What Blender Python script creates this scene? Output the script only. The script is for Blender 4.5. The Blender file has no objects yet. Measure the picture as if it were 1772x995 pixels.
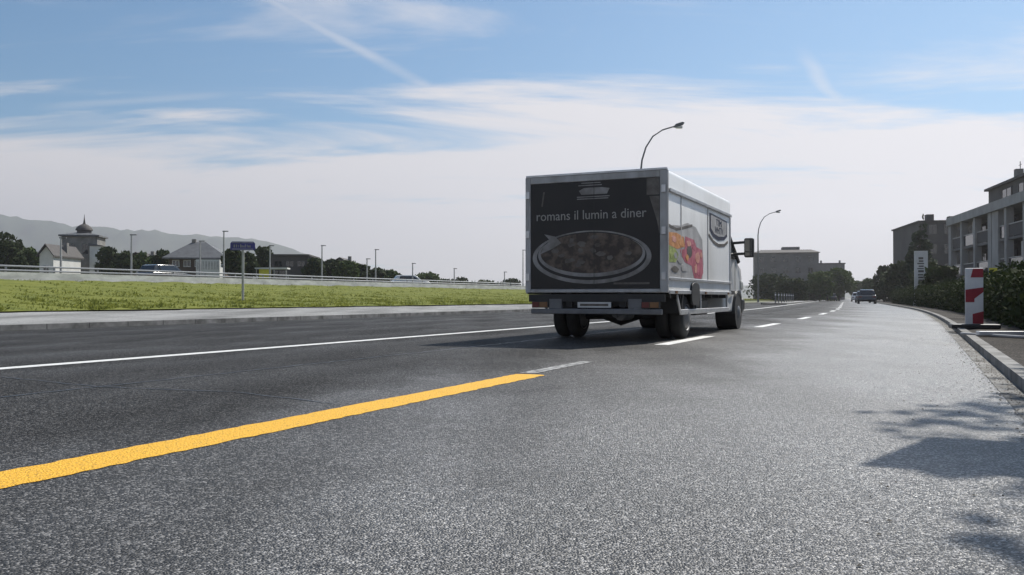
import bpy, bmesh, math, random
from mathutils import Vector, Matrix
R = math.radians
rng = random.Random(7)
SC = bpy.context.scene
COL = SC.collection

# ------------------------------------------------------------------ camera
EYE = 0.64
F = 1506.0                      # focal length in photograph pixels (1772 wide)
cam_d = bpy.data.cameras.new('camera'); cam = bpy.data.objects.new('camera', cam_d); COL.objects.link(cam)
cam_d.sensor_width = 36; cam_d.lens = F / 1772 * 36
cam.location = (0, 0, EYE)
cam.rotation_euler = (R(90 + math.degrees(math.atan(17.5 / F))), 0, 0)
cam_d.clip_start = 0.05; cam_d.clip_end = 12000
SC.camera = cam

# ------------------------------------------------------------------ light
SUN_AZ, SUN_EL = 42.0, 48.0     # azimuth clockwise from the view direction (+Y)
SKY_STRENGTH = 0.068
SUN_STRENGTH = 5.0
EXPOSURE = 0.25
SC.view_settings.view_transform = 'Standard'; SC.view_settings.look = 'None'
SC.view_settings.gamma = 1.0; SC.view_settings.exposure = EXPOSURE
SC.view_settings.use_curve_mapping = False
sd = Vector((math.sin(R(SUN_AZ)) * math.cos(R(SUN_EL)), math.cos(R(SUN_AZ)) * math.cos(R(SUN_EL)), math.sin(R(SUN_EL))))
sl = bpy.data.lights.new('sun', 'SUN'); sl.energy = SUN_STRENGTH; sl.angle = R(0.55); sl.color = (1, 0.95, 0.87)
so = bpy.data.objects.new('sun', sl); COL.objects.link(so)
so.rotation_euler = (-sd).to_track_quat('-Z', 'Y').to_euler(); so.location = (0, 0, 200)
SC.cycles.use_denoising = True
SC.cycles.max_bounces = 6; SC.cycles.volume_bounces = 0

W = bpy.data.worlds.new('World'); SC.world = W; W.use_nodes = True
nt = W.node_tree; N = nt.nodes; L = nt.links
bg = N['Background']; bg.inputs['Strength'].default_value = SKY_STRENGTH
sky = N.new('ShaderNodeTexSky'); sky.sky_type = 'NISHITA'; sky.sun_disc = False
sky.sun_elevation = R(SUN_EL); sky.sun_rotation = R(SUN_AZ); sky.air_density = 1.0; sky.dust_density = 0.3; sky.ozone_density = 4.0
tc = N.new('ShaderNodeTexCoord'); sep = N.new('ShaderNodeSeparateXYZ'); L.new(tc.outputs['Generated'], sep.inputs[0])
def wm(op, a, b=None, c=None):
    n = N.new('ShaderNodeMath'); n.operation = op
    for i, v in enumerate((a, b, c)):
        if v is None: continue
        if isinstance(v, (int, float)): n.inputs[i].default_value = v
        else: L.new(v, n.inputs[i])
    return n.outputs[0]
zc = wm('MAXIMUM', sep.outputs['Z'], 0.0)
zz = wm('ADD', zc, 0.10)
cx = wm('DIVIDE', sep.outputs['X'], zz); cy = wm('DIVIDE', sep.outputs['Y'], zz)
def cloud(sx, sy, rot, scale, detail, off):
    cb = N.new('ShaderNodeCombineXYZ'); L.new(cx, cb.inputs[0]); L.new(cy, cb.inputs[1]); cb.inputs[2].default_value = off
    mp = N.new('ShaderNodeMapping'); mp.inputs['Rotation'].default_value = (0, 0, R(rot)); mp.inputs['Scale'].default_value = (sx, sy, 1)
    L.new(cb.outputs[0], mp.inputs[0])
    ns = N.new('ShaderNodeTexNoise'); ns.inputs['Scale'].default_value = scale; ns.inputs['Detail'].default_value = detail
    ns.inputs['Roughness'].default_value = 0.58; ns.inputs['Distortion'].default_value = 0.5
    L.new(mp.outputs[0], ns.inputs['Vector'])
    return ns.outputs['Fac']
def ramp(v, a, b, lo=0.0, hi=1.0):
    m = N.new('ShaderNodeMapRange'); m.interpolation_type = 'SMOOTHSTEP'
    L.new(v, m.inputs['Value']); m.inputs['From Min'].default_value = a; m.inputs['From Max'].default_value = b
    m.inputs['To Min'].default_value = lo; m.inputs['To Max'].default_value = hi
    return m.outputs['Result']
c1 = cloud(0.45, 1.15, 12, 1.15, 9, 3.2)
c2 = cloud(0.35, 1.5, -35, 1.3, 8, 9.1)
# cloud cover grows towards the horizon: thin streaks overhead, veil low down
thr = ramp(sep.outputs['Z'], 0.08, 0.27, 0.0, 0.50)
c1 = wm('MULTIPLY_ADD', wm('SUBTRACT', c1, 0.5), 1.9, 0.5)
d1 = wm('SUBTRACT', c1, thr)
m1 = ramp(d1, 0.0, 0.34, 0.0, 0.95)
m2 = ramp(c2, 0.54, 0.80, 0.0, 0.55)
mm = wm('MAXIMUM', m1, m2)
def skydir(px, py):
    v = Vector(((px - 886) / F, 1, (515 - py) / F)); return v.normalized()
def contrail(a, b, width, amount):
    """an old spread-out contrail: a band along the great circle through two sky directions"""
    A_, B_ = skydir(*a), skydir(*b); n_ = A_.cross(B_).normalized(); mid = (A_ + B_).normalized(); half = mid.dot(A_)
    d = N.new('ShaderNodeVectorMath'); d.operation = 'DOT_PRODUCT'; L.new(tc.outputs['Generated'], d.inputs[0]); d.inputs[1].default_value = n_
    wob = wm('MULTIPLY_ADD', c2, 0.02, -0.01)
    off = wm('ABSOLUTE', wm('ADD', d.outputs['Value'], wob))
    e = N.new('ShaderNodeVectorMath'); e.operation = 'DOT_PRODUCT'; L.new(tc.outputs['Generated'], e.inputs[0]); e.inputs[1].default_value = mid
    along = ramp(e.outputs['Value'], half - 0.004, half + (1 - half) * 0.5)
    return wm('MULTIPLY', wm('MULTIPLY', ramp(off, 0.0, width, amount, 0.0), along), ramp(c1, 0.3, 0.6, 0.4, 1.0))
for cargs in (((400, -40), (900, 240), 0.009, 0.42), ((1425, 140), (1520, 262), 0.012, 0.5), ((130, 182), (345, 168), 0.006, 0.5), ((-80, 225), (190, 212), 0.008, 0.5)):
    mm = wm('MAXIMUM', mm, contrail(*cargs))
cm = N.new('ShaderNodeMix'); cm.data_type = 'RGBA'
tint = N.new('ShaderNodeMix'); tint.data_type = 'RGBA'; tint.blend_type = 'MULTIPLY'; tint.inputs[0].default_value = 1.0
tint.inputs[7].default_value = (0.46, 1.04, 1.22, 1); L.new(sky.outputs[0], tint.inputs[6])
L.new(mm, cm.inputs[0]); L.new(tint.outputs[2], cm.inputs[6])
CLOUD = (9.9, 9.6, 9.75, 1)
cm.inputs[7].default_value = CLOUD
L.new(cm.outputs[2], bg.inputs['Color'])

# ------------------------------------------------------------------ helpers
A0 = 25.0                        # heading of the road at the camera, degrees right of +Y
U0 = Vector((math.sin(R(A0)), math.cos(R(A0)))); V0 = Vector((math.cos(R(A0)), -math.sin(R(A0))))
_path = {}
def _build_path():
    p = Vector((0, 0)); s = 0.0
    _path[0] = (p.copy(), R(A0))
    for i in range(1, 1400):
        s = i
        a = R(A0 - 0.1 * min(max(s - 20, 0), 40))
        p = p + Vector((math.sin(a), math.cos(a)))
        _path[i] = (p.copy(), a)
_build_path()
def P(s, n):
    """road coordinates (metres along, metres right) to world xy"""
    if s <= 0:
        q = U0 * s + V0 * n; return (q.x, q.y)
    i = int(s); f = s - i
    p, a = _path[i]; p2, a2 = _path[i + 1]
    a = a + (a2 - a) * f; q = p + (p2 - p) * f
    return (q.x + math.cos(a) * n, q.y - math.sin(a) * n)
def heading(s): return _path[max(int(s), 0)][1]
def PS(s, n):
    q = U0 * s + V0 * n; return (q.x, q.y)      # the straight frame of the raised road
def X(px, Z): return (px - 886) / F * Z
def H(py, Z): return EYE + (515 - py) / F * Z

def tag(o, label=None, cat=None, group=None, kind=None):
    if label: o['label'] = label
    if cat: o['category'] = cat
    if group: o['group'] = group
    if kind: o['kind'] = kind
    return o

class MB:
    def __init__(s): s.v = []; s.f = []; s.mi = []; s.cur = 0
    def add(s, vs, fs):
        b = len(s.v); s.v += [tuple(v) for v in vs]
        for f in fs: s.f.append([b + i for i in f]); s.mi.append(s.cur)
    def box(s, x0, x1, y0, y1, z0, z1):
        s.add([(x0,y0,z0),(x1,y0,z0),(x1,y1,z0),(x0,y1,z0),(x0,y0,z1),(x1,y0,z1),(x1,y1,z1),(x0,y1,z1)],
              [(3,2,1,0),(4,5,6,7),(0,1,5,4),(1,2,6,5),(2,3,7,6),(3,0,4,7)])
        return s
    def cbox(s, x, y, z, a, b, c): return s.box(x-a/2, x+a/2, y-b/2, y+b/2, z-c/2, z+c/2)
    def prism(s, poly, axis, a, b):
        """poly of 2D points extruded along axis from a to b"""
        def pt(p, t):
            if axis == 'x': return (t, p[0], p[1])
            if axis == 'y': return (p[0], t, p[1])
            return (p[0], p[1], t)
        n = len(poly)
        s.add([pt(p, a) for p in poly] + [pt(p, b) for p in poly],
              [tuple(range(n))[::-1], tuple(range(n, 2*n))] + [(i, (i+1) % n, n + (i+1) % n, n + i) for i in range(n)])
        return s
    def tube(s, pts, rad, seg=10, caps=True):
        pts = [Vector(p) for p in pts]
        if isinstance(rad, (int, float)): rad = [rad] * len(pts)
        rings = []; up = None
        for i, p in enumerate(pts):
            t = (pts[min(i+1, len(pts)-1)] - pts[max(i-1, 0)]).normalized()
            ref = Vector((1, 0, 0)) if abs(t.x) < 0.9 else Vector((0, 1, 0))
            a = t.cross(ref).normalized(); b = t.cross(a)
            rings.append([p + (a * math.cos(2*math.pi*k/seg) + b * math.sin(2*math.pi*k/seg)) * rad[i] for k in range(seg)])
        vs = [v for r in rings for v in r]; fs = []
        for i in range(len(pts)-1):
            for k in range(seg):
                fs.append((i*seg+k, i*seg+(k+1) % seg, (i+1)*seg+(k+1) % seg, (i+1)*seg+k))
        if caps: fs.append(tuple(range(seg))[::-1]); fs.append(tuple(range((len(pts)-1)*seg, len(pts)*seg)))
        s.add(vs, fs); return s
    def lathe(s, prof, seg=24, axis='z', c=(0, 0, 0)):
        vs = []; fs = []
        for r, h in prof:
            for k in range(seg):
                a = 2*math.pi*k/seg; p, q = r*math.cos(a), r*math.sin(a)
                vs.append((c[0]+p, c[1]+q, c[2]+h) if axis == 'z' else (c[0]+h, c[1]+p, c[2]+q))
        for i in range(len(prof)-1):
            for k in range(seg): fs.append((i*seg+k, i*seg+(k+1) % seg, (i+1)*seg+(k+1) % seg, (i+1)*seg+k))
        fs.append(tuple(range(seg))[::-1]); fs.append(tuple(range((len(prof)-1)*seg, len(prof)*seg)))
        s.add(vs, fs); return s
    def build(s, name, mats, parent=None, smooth=False, bevel=0.0, bseg=2, auto=None):
        me = bpy.data.meshes.new(name); me.from_pydata(s.v, [], s.f)
        if not isinstance(mats, (list, tuple)): mats = [mats]
        for m in mats: me.materials.append(m)
        if len(mats) > 1: me.polygons.foreach_set('material_index', s.mi)
        bm = bmesh.new(); bm.from_mesh(me); bmesh.ops.recalc_face_normals(bm, faces=bm.faces)
        if smooth:
            for f in bm.faces: f.smooth = True
            lim = R(auto or 40)
            for e in bm.edges:
                if len(e.link_faces) == 2 and e.calc_face_angle(0) > lim: e.smooth = False
        bm.to_mesh(me); bm.free()
        o = bpy.data.objects.new(name, me); COL.objects.link(o)
        if parent: o.parent = parent
        if bevel:
            b = o.modifiers.new('bevel', 'BEVEL'); b.width = bevel; b.segments = bseg; b.limit_method = 'ANGLE'; b.angle_limit = R(35)
            b.harden_normals = False
        return o

def empty(name, loc, rz=0, label=None, cat=None, group=None):
    o = bpy.data.objects.new(name, None); COL.objects.link(o); o.empty_display_size = 0.3
    o.location = loc; o.rotation_euler = (0, 0, rz)
    return tag(o, label, cat, group)
def copy_tree(o, parent=None):
    kids = [c for c in o.children]
    c = o.copy(); COL.objects.link(c)
    if parent: c.parent = parent
    for k in kids: copy_tree(k, c)
    return c

# ------------------------------------------------------------------ materials
def mat(name, c, rough=0.6, c2=None, scale=3.0, bump=0.0, bscale=40.0, metal=0.0, spec=0.5, coat=0.0, stretch=(1, 1, 1), trans=0.0, lo=0.35, hi=0.65):
    m = bpy.data.materials.new(name); m.use_nodes = True
    t = m.node_tree; b = t.nodes['Principled BSDF']
    b.inputs['Roughness'].default_value = rough; b.inputs['Metallic'].default_value = metal
    b.inputs['Specular IOR Level'].default_value = spec; b.inputs['Coat Weight'].default_value = coat
    b.inputs['Coat Roughness'].default_value = 0.12
    if c2 is None: c2 = tuple(v * 0.82 for v in c)
    co = t.nodes.new('ShaderNodeTexCoord'); mp = t.nodes.new('ShaderNodeMapping'); mp.inputs['Scale'].default_value = stretch
    t.links.new(co.outputs['Object'], mp.inputs[0])
    ns = t.nodes.new('ShaderNodeTexNoise'); ns.inputs['Scale'].default_value = scale; ns.inputs['Detail'].default_value = 7; ns.inputs['Roughness'].default_value = 0.62
    t.links.new(mp.outputs[0], ns.inputs['Vector'])
    rp = t.nodes.new('ShaderNodeMapRange'); rp.inputs['From Min'].default_value = lo; rp.inputs['From Max'].default_value = hi
    t.links.new(ns.outputs['Fac'], rp.inputs['Value'])
    mx = t.nodes.new('ShaderNodeMix'); mx.data_type = 'RGBA'; mx.inputs[6].default_value = (*c, 1); mx.inputs[7].default_value = (*c2, 1)
    t.links.new(rp.outputs['Result'], mx.inputs[0]); t.links.new(mx.outputs[2], b.inputs['Base Color'])
    if bump:
        n2 = t.nodes.new('ShaderNodeTexNoise'); n2.inputs['Scale'].default_value = bscale; n2.inputs['Detail'].default_value = 5
        t.links.new(co.outputs['Object'], n2.inputs['Vector'])
        bp = t.nodes.new('ShaderNodeBump'); bp.inputs['Strength'].default_value = bump; bp.inputs['Distance'].default_value = 0.02
        t.links.new(n2.outputs['Fac'], bp.inputs['Height']); t.links.new(bp.outputs[0], b.inputs['Normal'])
    if trans:
        b.inputs['Transmission Weight'].default_value = trans
    return m

def leaf_mat(name, c, c2, sc=1.2, tl=0.14):
    m = mat(name, c, 0.8, c2, sc, spec=0.12)
    t = m.node_tree; b = t.nodes['Principled BSDF']
    tr = t.nodes.new('ShaderNodeBsdfTranslucent'); ms = t.nodes.new('ShaderNodeMixShader'); ms.inputs[0].default_value = tl
    src = b.inputs['Base Color'].links[0].from_socket
    t.links.new(src, tr.inputs['Color'])
    out = t.nodes['Material Output']
    t.links.new(b.outputs[0], ms.inputs[1]); t.links.new(tr.outputs[0], ms.inputs[2]); t.links.new(ms.outputs[0], out.inputs['Surface'])
    return m

def asphalt(name, dark, light, stone, scale, rough, bump, spec=0.5, lane=False):
    m = bpy.data.materials.new(name); m.use_nodes = True
    t = m.node_tree; b = t.nodes['Principled BSDF']; nn = t.nodes.new; ln = t.links.new
    co = nn('ShaderNodeTexCoord')
    vo = nn('ShaderNodeTexVoronoi'); vo.inputs['Scale'].default_value = scale; ln(co.outputs['Object'], vo.inputs['Vector'])
    sp = nn('ShaderNodeSeparateColor'); ln(vo.outputs['Color'], sp.inputs[0])
    cr = nn('ShaderNodeValToRGB'); ln(sp.outputs[0], cr.inputs[0])
    e = cr.color_ramp.elements; e[0].position = 0.15; e[0].color = (*dark, 1); e[1].position = 0.72; e[1].color = (*light, 1)
    e2 = cr.color_ramp.elements.new(0.93); e2.color = (*stone, 1)
    # large stains and wheel-track wear, stretched along the road
    mp = nn('ShaderNodeMapping'); mp.inputs['Rotation'].default_value = (0, 0, R(A0)); mp.inputs['Scale'].default_value = (1.0, 0.12, 1)
    ln(co.outputs['Object'], mp.inputs[0])
    n1 = nn('ShaderNodeTexNoise'); n1.inputs['Scale'].default_value = 0.9; n1.inputs['Detail'].default_value = 6; ln(mp.outputs[0], n1.inputs['Vector'])
    n2 = nn('ShaderNodeTexNoise'); n2.inputs['Scale'].default_value = 0.35; n2.inputs['Detail'].default_value = 8; n2.inputs['Roughness'].default_value = 0.7; ln(co.outputs['Object'], n2.inputs['Vector'])
    ad = nn('ShaderNodeMath'); ad.operation = 'ADD'; ln(n1.outputs['Fac'], ad.inputs[0]); ln(n2.outputs['Fac'], ad.inputs[1])
    mr = nn('ShaderNodeMapRange'); mr.inputs['From Min'].default_value = 0.7; mr.inputs['From Max'].default_value = 1.3; mr.inputs['To Min'].default_value = 0.58; mr.inputs['To Max'].default_value = 1.42
    ln(ad.outputs[0], mr.inputs['Value'])
    hs = nn('ShaderNodeMix'); hs.data_type = 'RGBA'; hs.blend_type = 'MULTIPLY'; hs.inputs[0].default_value = 1
    ln(cr.outputs[0], hs.inputs[6]); ln(mr.outputs['Result'], hs.inputs[7])
    ln(hs.outputs[2], b.inputs['Base Color'])
    b.inputs['Roughness'].default_value = rough; b.inputs['Specular IOR Level'].default_value = spec
    rr = nn('ShaderNodeMapRange'); rr.inputs['From Min'].default_value = 0.7; rr.inputs['From Max'].default_value = 1.3; rr.inputs['To Min'].default_value = rough + 0.09; rr.inputs['To Max'].default_value = rough - 0.09
    ln(ad.outputs[0], rr.inputs['Value']); ln(rr.outputs['Result'], b.inputs['Roughness'])
    if lane:   # sun glare put into the asphalt: paler and glossier right, darker and matte left
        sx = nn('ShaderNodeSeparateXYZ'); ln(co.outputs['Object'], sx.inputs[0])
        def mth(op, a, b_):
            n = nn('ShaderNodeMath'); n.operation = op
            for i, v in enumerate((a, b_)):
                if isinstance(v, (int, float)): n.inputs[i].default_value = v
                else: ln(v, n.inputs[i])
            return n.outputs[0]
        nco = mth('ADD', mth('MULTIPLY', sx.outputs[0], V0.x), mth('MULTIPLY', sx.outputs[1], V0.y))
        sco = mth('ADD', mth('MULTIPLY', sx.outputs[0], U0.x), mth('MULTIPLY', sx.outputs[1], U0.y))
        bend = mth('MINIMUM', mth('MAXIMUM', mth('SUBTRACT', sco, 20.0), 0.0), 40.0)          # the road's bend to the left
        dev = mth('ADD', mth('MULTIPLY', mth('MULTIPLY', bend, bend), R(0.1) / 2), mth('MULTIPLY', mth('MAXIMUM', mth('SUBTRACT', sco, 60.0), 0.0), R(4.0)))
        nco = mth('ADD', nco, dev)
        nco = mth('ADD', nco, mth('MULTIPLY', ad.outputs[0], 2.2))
        glare = nn('ShaderNodeMapRange'); glare.interpolation_type = 'SMOOTHSTEP'; glare.inputs['From Min'].default_value = -2.7; glare.inputs['From Max'].default_value = 2.4
        ln(nco, glare.inputs['Value'])
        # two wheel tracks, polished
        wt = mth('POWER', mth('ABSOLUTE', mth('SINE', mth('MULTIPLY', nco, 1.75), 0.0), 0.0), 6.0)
        pv_ = mth('ADD', glare.outputs['Result'], mth('MULTIPLY', wt, 0.10))
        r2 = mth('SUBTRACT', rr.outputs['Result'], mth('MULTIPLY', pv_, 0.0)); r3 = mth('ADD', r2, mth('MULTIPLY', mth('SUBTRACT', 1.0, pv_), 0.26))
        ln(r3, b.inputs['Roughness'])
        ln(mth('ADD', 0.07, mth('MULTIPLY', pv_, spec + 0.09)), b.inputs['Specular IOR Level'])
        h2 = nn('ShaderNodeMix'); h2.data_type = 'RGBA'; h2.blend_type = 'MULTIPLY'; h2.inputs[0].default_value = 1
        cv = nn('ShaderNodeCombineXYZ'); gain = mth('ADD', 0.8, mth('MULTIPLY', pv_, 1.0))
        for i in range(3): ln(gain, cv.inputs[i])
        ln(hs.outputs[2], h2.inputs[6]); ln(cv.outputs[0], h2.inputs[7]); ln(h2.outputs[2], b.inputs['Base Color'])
    v2 = nn('ShaderNodeTexVoronoi'); v2.inputs['Scale'].default_value = scale; ln(co.outputs['Object'], v2.inputs['Vector'])
    n3 = nn('ShaderNodeTexNoise'); n3.inputs['Scale'].default_value = scale * 0.35; n3.inputs['Detail'].default_value = 4; ln(co.outputs['Object'], n3.inputs['Vector'])
    mu = nn('ShaderNodeMath'); mu.operation = 'SUBTRACT'; ln(n3.outputs['Fac'], mu.inputs[0]); ln(v2.outputs['Distance'], mu.inputs[1])
    bp = nn('ShaderNodeBump'); bp.inputs['Strength'].default_value = bump; bp.inputs['Distance'].default_value = 0.0065
    ln(mu.outputs[0], bp.inputs['Height']); ln(bp.outputs[0], b.inputs['Normal'])
    return m

M = {}
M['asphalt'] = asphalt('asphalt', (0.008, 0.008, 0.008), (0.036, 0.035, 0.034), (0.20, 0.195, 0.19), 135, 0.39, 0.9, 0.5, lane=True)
M['soil'] = asphalt('planting_soil', (0.008, 0.007, 0.006), (0.035, 0.028, 0.022), (0.09, 0.08, 0.07), 60, 0.9, 0.9, 0.2)
M['paving'] = asphalt('pale_paving', (0.16, 0.16, 0.155), (0.25, 0.25, 0.24), (0.34, 0.33, 0.32), 60, 0.8, 0.4, 0.3)
M['kerb'] = mat('kerb_concrete', (0.27, 0.265, 0.255), 0.85, (0.10, 0.098, 0.092), 2.5, 0.6, 60)
def joints(m, step, width):
    """dark joints between kerb stones, every step metres along the road"""
    t = m.node_tree; b = t.nodes['Principled BSDF']; co = t.nodes.new('ShaderNodeTexCoord'); sx = t.nodes.new('ShaderNodeSeparateXYZ'); t.links.new(co.outputs['Object'], sx.inputs[0])
    def mt(op, a, c):
        n = t.nodes.new('ShaderNodeMath'); n.operation = op
        for i, v in enumerate((a, c)):
            if isinstance(v, (int, float)): n.inputs[i].default_value = v
            else: t.links.new(v, n.inputs[i])
        return n.outputs[0]
    sc = mt('ADD', mt('MULTIPLY', sx.outputs[0], U0.x), mt('MULTIPLY', sx.outputs[1], U0.y))
    g = mt('LESS_THAN', mt('FRACT', mt('DIVIDE', sc, step), 0), width / step)
    mx = t.nodes.new('ShaderNodeMix'); mx.data_type = 'RGBA'; t.links.new(g, mx.inputs[0]); t.links.new(b.inputs['Base Color'].links[0].from_socket, mx.inputs[6]); mx.inputs[7].default_value = (.03, .03, .028, 1)
    t.links.new(mx.outputs[2], b.inputs['Base Color'])
joints(M['kerb'], 1.0, 0.018)
M['gutter'] = mat('gutter_grit', (0.20, 0.195, 0.185), 0.75, (0.05, 0.048, 0.044), 2.2, 0.6, 80, lo=0.4, hi=0.6)
M['white_line'] = mat('white_road_paint', (0.72, 0.72, 0.70), 0.6, (0.45, 0.45, 0.44), 9, 0.5, 90, lo=0.5, hi=0.72)
M['yellow_line'] = mat('yellow_road_paint', (0.86, 0.46, 0.02), 0.65, (0.10, 0.075, 0.03), 55, 0.8, 110, lo=0.56, hi=0.72)
M['earth'] = mat('earth', (0.10, 0.12, 0.045), 0.9, (0.16, 0.14, 0.08), 0.05, 0.3, 4)
M['grass'] = mat('meadow_grass', (0.175, 0.185, 0.036), 0.95, (0.11, 0.13, 0.025), 0.9, 1.0, 7, spec=0.15, stretch=(1, 1, 1))
M['blade'] = leaf_mat('grass_blade', (0.19, 0.205, 0.045), (0.14, 0.16, 0.032), 0.35, 0.55)
M['concrete'] = mat('weathered_concrete', (0.66, 0.66, 0.64), 0.85, (0.42, 0.42, 0.41), 0.8, 0.3, 12, stretch=(1, 1, 3))
M['steel'] = mat('galvanised_steel', (0.34, 0.35, 0.36), 0.45, (0.36, 0.37, 0.38), 6, metal=0.6)
M['pole'] = mat('grey_pole_paint', (0.16, 0.165, 0.17), 0.5, (0.11, 0.11, 0.115), 4)
M['palepole'] = mat('pale_pole', (0.42, 0.42, 0.42), 0.5, (0.3, 0.3, 0.3), 4)
M['lampglass'] = mat('lamp_lens', (0.62, 0.62, 0.58), 0.2)
M['forest'] = mat('far_forest', (0.045, 0.07, 0.04), 0.95, (0.08, 0.10, 0.06), 0.01, spec=0.1)
M['bark'] = mat('bark', (0.09, 0.07, 0.05), 0.9, (0.05, 0.04, 0.03), 5, 0.6, 20, stretch=(1, 1, 0.2))
M['leafd'] = leaf_mat('dark_foliage', (0.03, 0.045, 0.018), (0.055, 0.07, 0.028), 0.9)
M['leafm'] = leaf_mat('mid_foliage', (0.05, 0.08, 0.022), (0.09, 0.12, 0.04), 0.8)
M['needle'] = leaf_mat('conifer_foliage', (0.022, 0.04, 0.02), (0.045, 0.06, 0.03), 1.0)
M['hedge'] = leaf_mat('hedge_foliage', (0.022, 0.034, 0.012), (0.05, 0.065, 0.022), 2.0)
M['hedgecore'] = mat('hedge_twigs', (0.012, 0.014, 0.008), 0.95, (0.022, 0.02, 0.012), 6)
# truck
M['boxwhite'] = mat('white_box_skin', (0.80, 0.80, 0.79), 0.35, (0.60, 0.59, 0.56), 1.1, spec=0.5, stretch=(1, 1, .35), lo=.45, hi=.75)
M['cabwhite'] = mat('white_cab_paint', (0.78, 0.78, 0.78), 0.28, (0.72, 0.72, 0.71), 1.0, coat=0.4)
M['alu'] = mat('aluminium_trim', (0.60, 0.61, 0.62), 0.38, (0.48, 0.48, 0.49), 5, metal=0.75)
M['alurear'] = mat('rear_frame_paint', (0.50, 0.50, 0.50), 0.4, (0.28, 0.27, 0.255), 3, stretch=(1, 1, .4))
M['printdark'] = mat('rear_print_brown', (0.008, 0.007, 0.007), 0.5, (0.018, 0.014, 0.013), 1.5)
M['printplate'] = mat('print_plate_rim', (0.33, 0.32, 0.31), 0.4, (0.14, 0.13, 0.12), 2.6)
M['printfood'] = mat('print_food', (0.03, 0.018, 0.014), 0.4, (0.13, 0.095, 0.07), 5.5, lo=0.45, hi=0.62)
M['printtext'] = mat('print_lettering', (0.36, 0.345, 0.32), 0.4)
M['printgrey'] = mat('print_grey', (0.15, 0.135, 0.12), 0.4, (0.06, 0.05, 0.04), 6)
M['orange'] = mat('print_orange', (0.74, 0.37, 0.15), 0.35, (0.40, 0.14, 0.04), 7)
M['green'] = mat('print_green', (0.42, 0.47, 0.16), 0.35, (0.20, 0.26, 0.07), 8)
M['pink'] = mat('print_pink', (0.60, 0.20, 0.25), 0.35, (0.36, 0.08, 0.11), 6)
M['salmon'] = mat('print_salmon', (0.74, 0.42, 0.34), 0.35, (0.55, 0.22, 0.17), 9)
M['palegrey'] = mat('print_pale_grey', (0.52, 0.51, 0.50), 0.35, (0.32, 0.31, 0.305), 3)
M['navy'] = mat('print_navy', (0.02, 0.025, 0.06), 0.35)
M['tyre'] = mat('tyre_rubber', (0.012, 0.012, 0.012), 0.8, (0.022, 0.021, 0.02), 6, 0.3, 60)
M['rim'] = mat('wheel_rim', (0.22, 0.22, 0.225), 0.5, (0.14, 0.14, 0.14), 5, metal=0.4)
M['chassis'] = mat('chassis_black', (0.014, 0.014, 0.015), 0.6, (0.03, 0.028, 0.026), 4)
M['plastic'] = mat('black_plastic', (0.02, 0.02, 0.021), 0.5, (0.03, 0.03, 0.03), 5)
M['greyplastic'] = mat('grey_bumper_plastic', (0.17, 0.17, 0.175), 0.55, (0.12, 0.12, 0.12), 4)
M['glass'] = mat('dark_window_glass', (0.015, 0.018, 0.022), 0.06, (0.02, 0.024, 0.028), 1, spec=0.8)
M['redlens'] = mat('red_lamp_lens', (0.12, 0.012, 0.012), 0.3)
M['amberlens'] = mat('amber_lamp_lens', (0.20, 0.09, 0.03), 0.3)
M['plate'] = mat('number_plate', (0.62, 0.62, 0.60), 0.4)
# buildings
M['render_w'] = mat('white_render', (0.66, 0.66, 0.64), 0.85, (0.52, 0.52, 0.5), 0.6, 0.2, 15)
M['render_g'] = mat('grey_render', (0.18, 0.175, 0.17), 0.85, (0.125, 0.12, 0.117), 0.5, 0.2, 15)
M['render_d'] = mat('dark_render', (0.095, 0.09, 0.088), 0.85, (0.07, 0.066, 0.064), 0.5, 0.2, 15)
M['stone'] = mat('grey_stone', (0.25, 0.24, 0.225), 0.9, (0.16, 0.155, 0.145), 1.2, 0.4, 8)
M['rooft'] = mat('dark_roof_tiles', (0.085, 0.078, 0.075), 0.8, (0.055, 0.05, 0.048), 2.5, 0.5, 10)
M['roofs'] = mat('slate_roof', (0.12, 0.125, 0.13), 0.6, (0.08, 0.082, 0.086), 2.0, 0.4, 10)
M['timber'] = mat('brown_timber', (0.10, 0.075, 0.055), 0.8, (0.06, 0.045, 0.035), 2.0)
M['red'] = mat('red_reflective', (0.34, 0.012, 0.03), 0.45, (0.25, 0.01, 0.025), 5)
M['signwhite'] = mat('white_reflective', (0.78, 0.78, 0.78), 0.45)
M['signblue'] = mat('dark_blue_sign', (0.03, 0.03, 0.20), 0.4, (0.02, 0.02, 0.14), 3)
M['yellowpaint'] = mat('yellow_paint', (0.62, 0.56, 0.03), 0.5, (0.5, 0.45, 0.03), 3)
M['carwhite'] = mat('white_car_paint', (0.75, 0.75, 0.75), 0.25, coat=0.6)
M['cardark'] = mat('dark_car_paint', (0.03, 0.032, 0.036), 0.25, coat=0.6)
M['cargrey'] = mat('grey_car_paint', (0.20, 0.21, 0.22), 0.28, coat=0.6)

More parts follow.
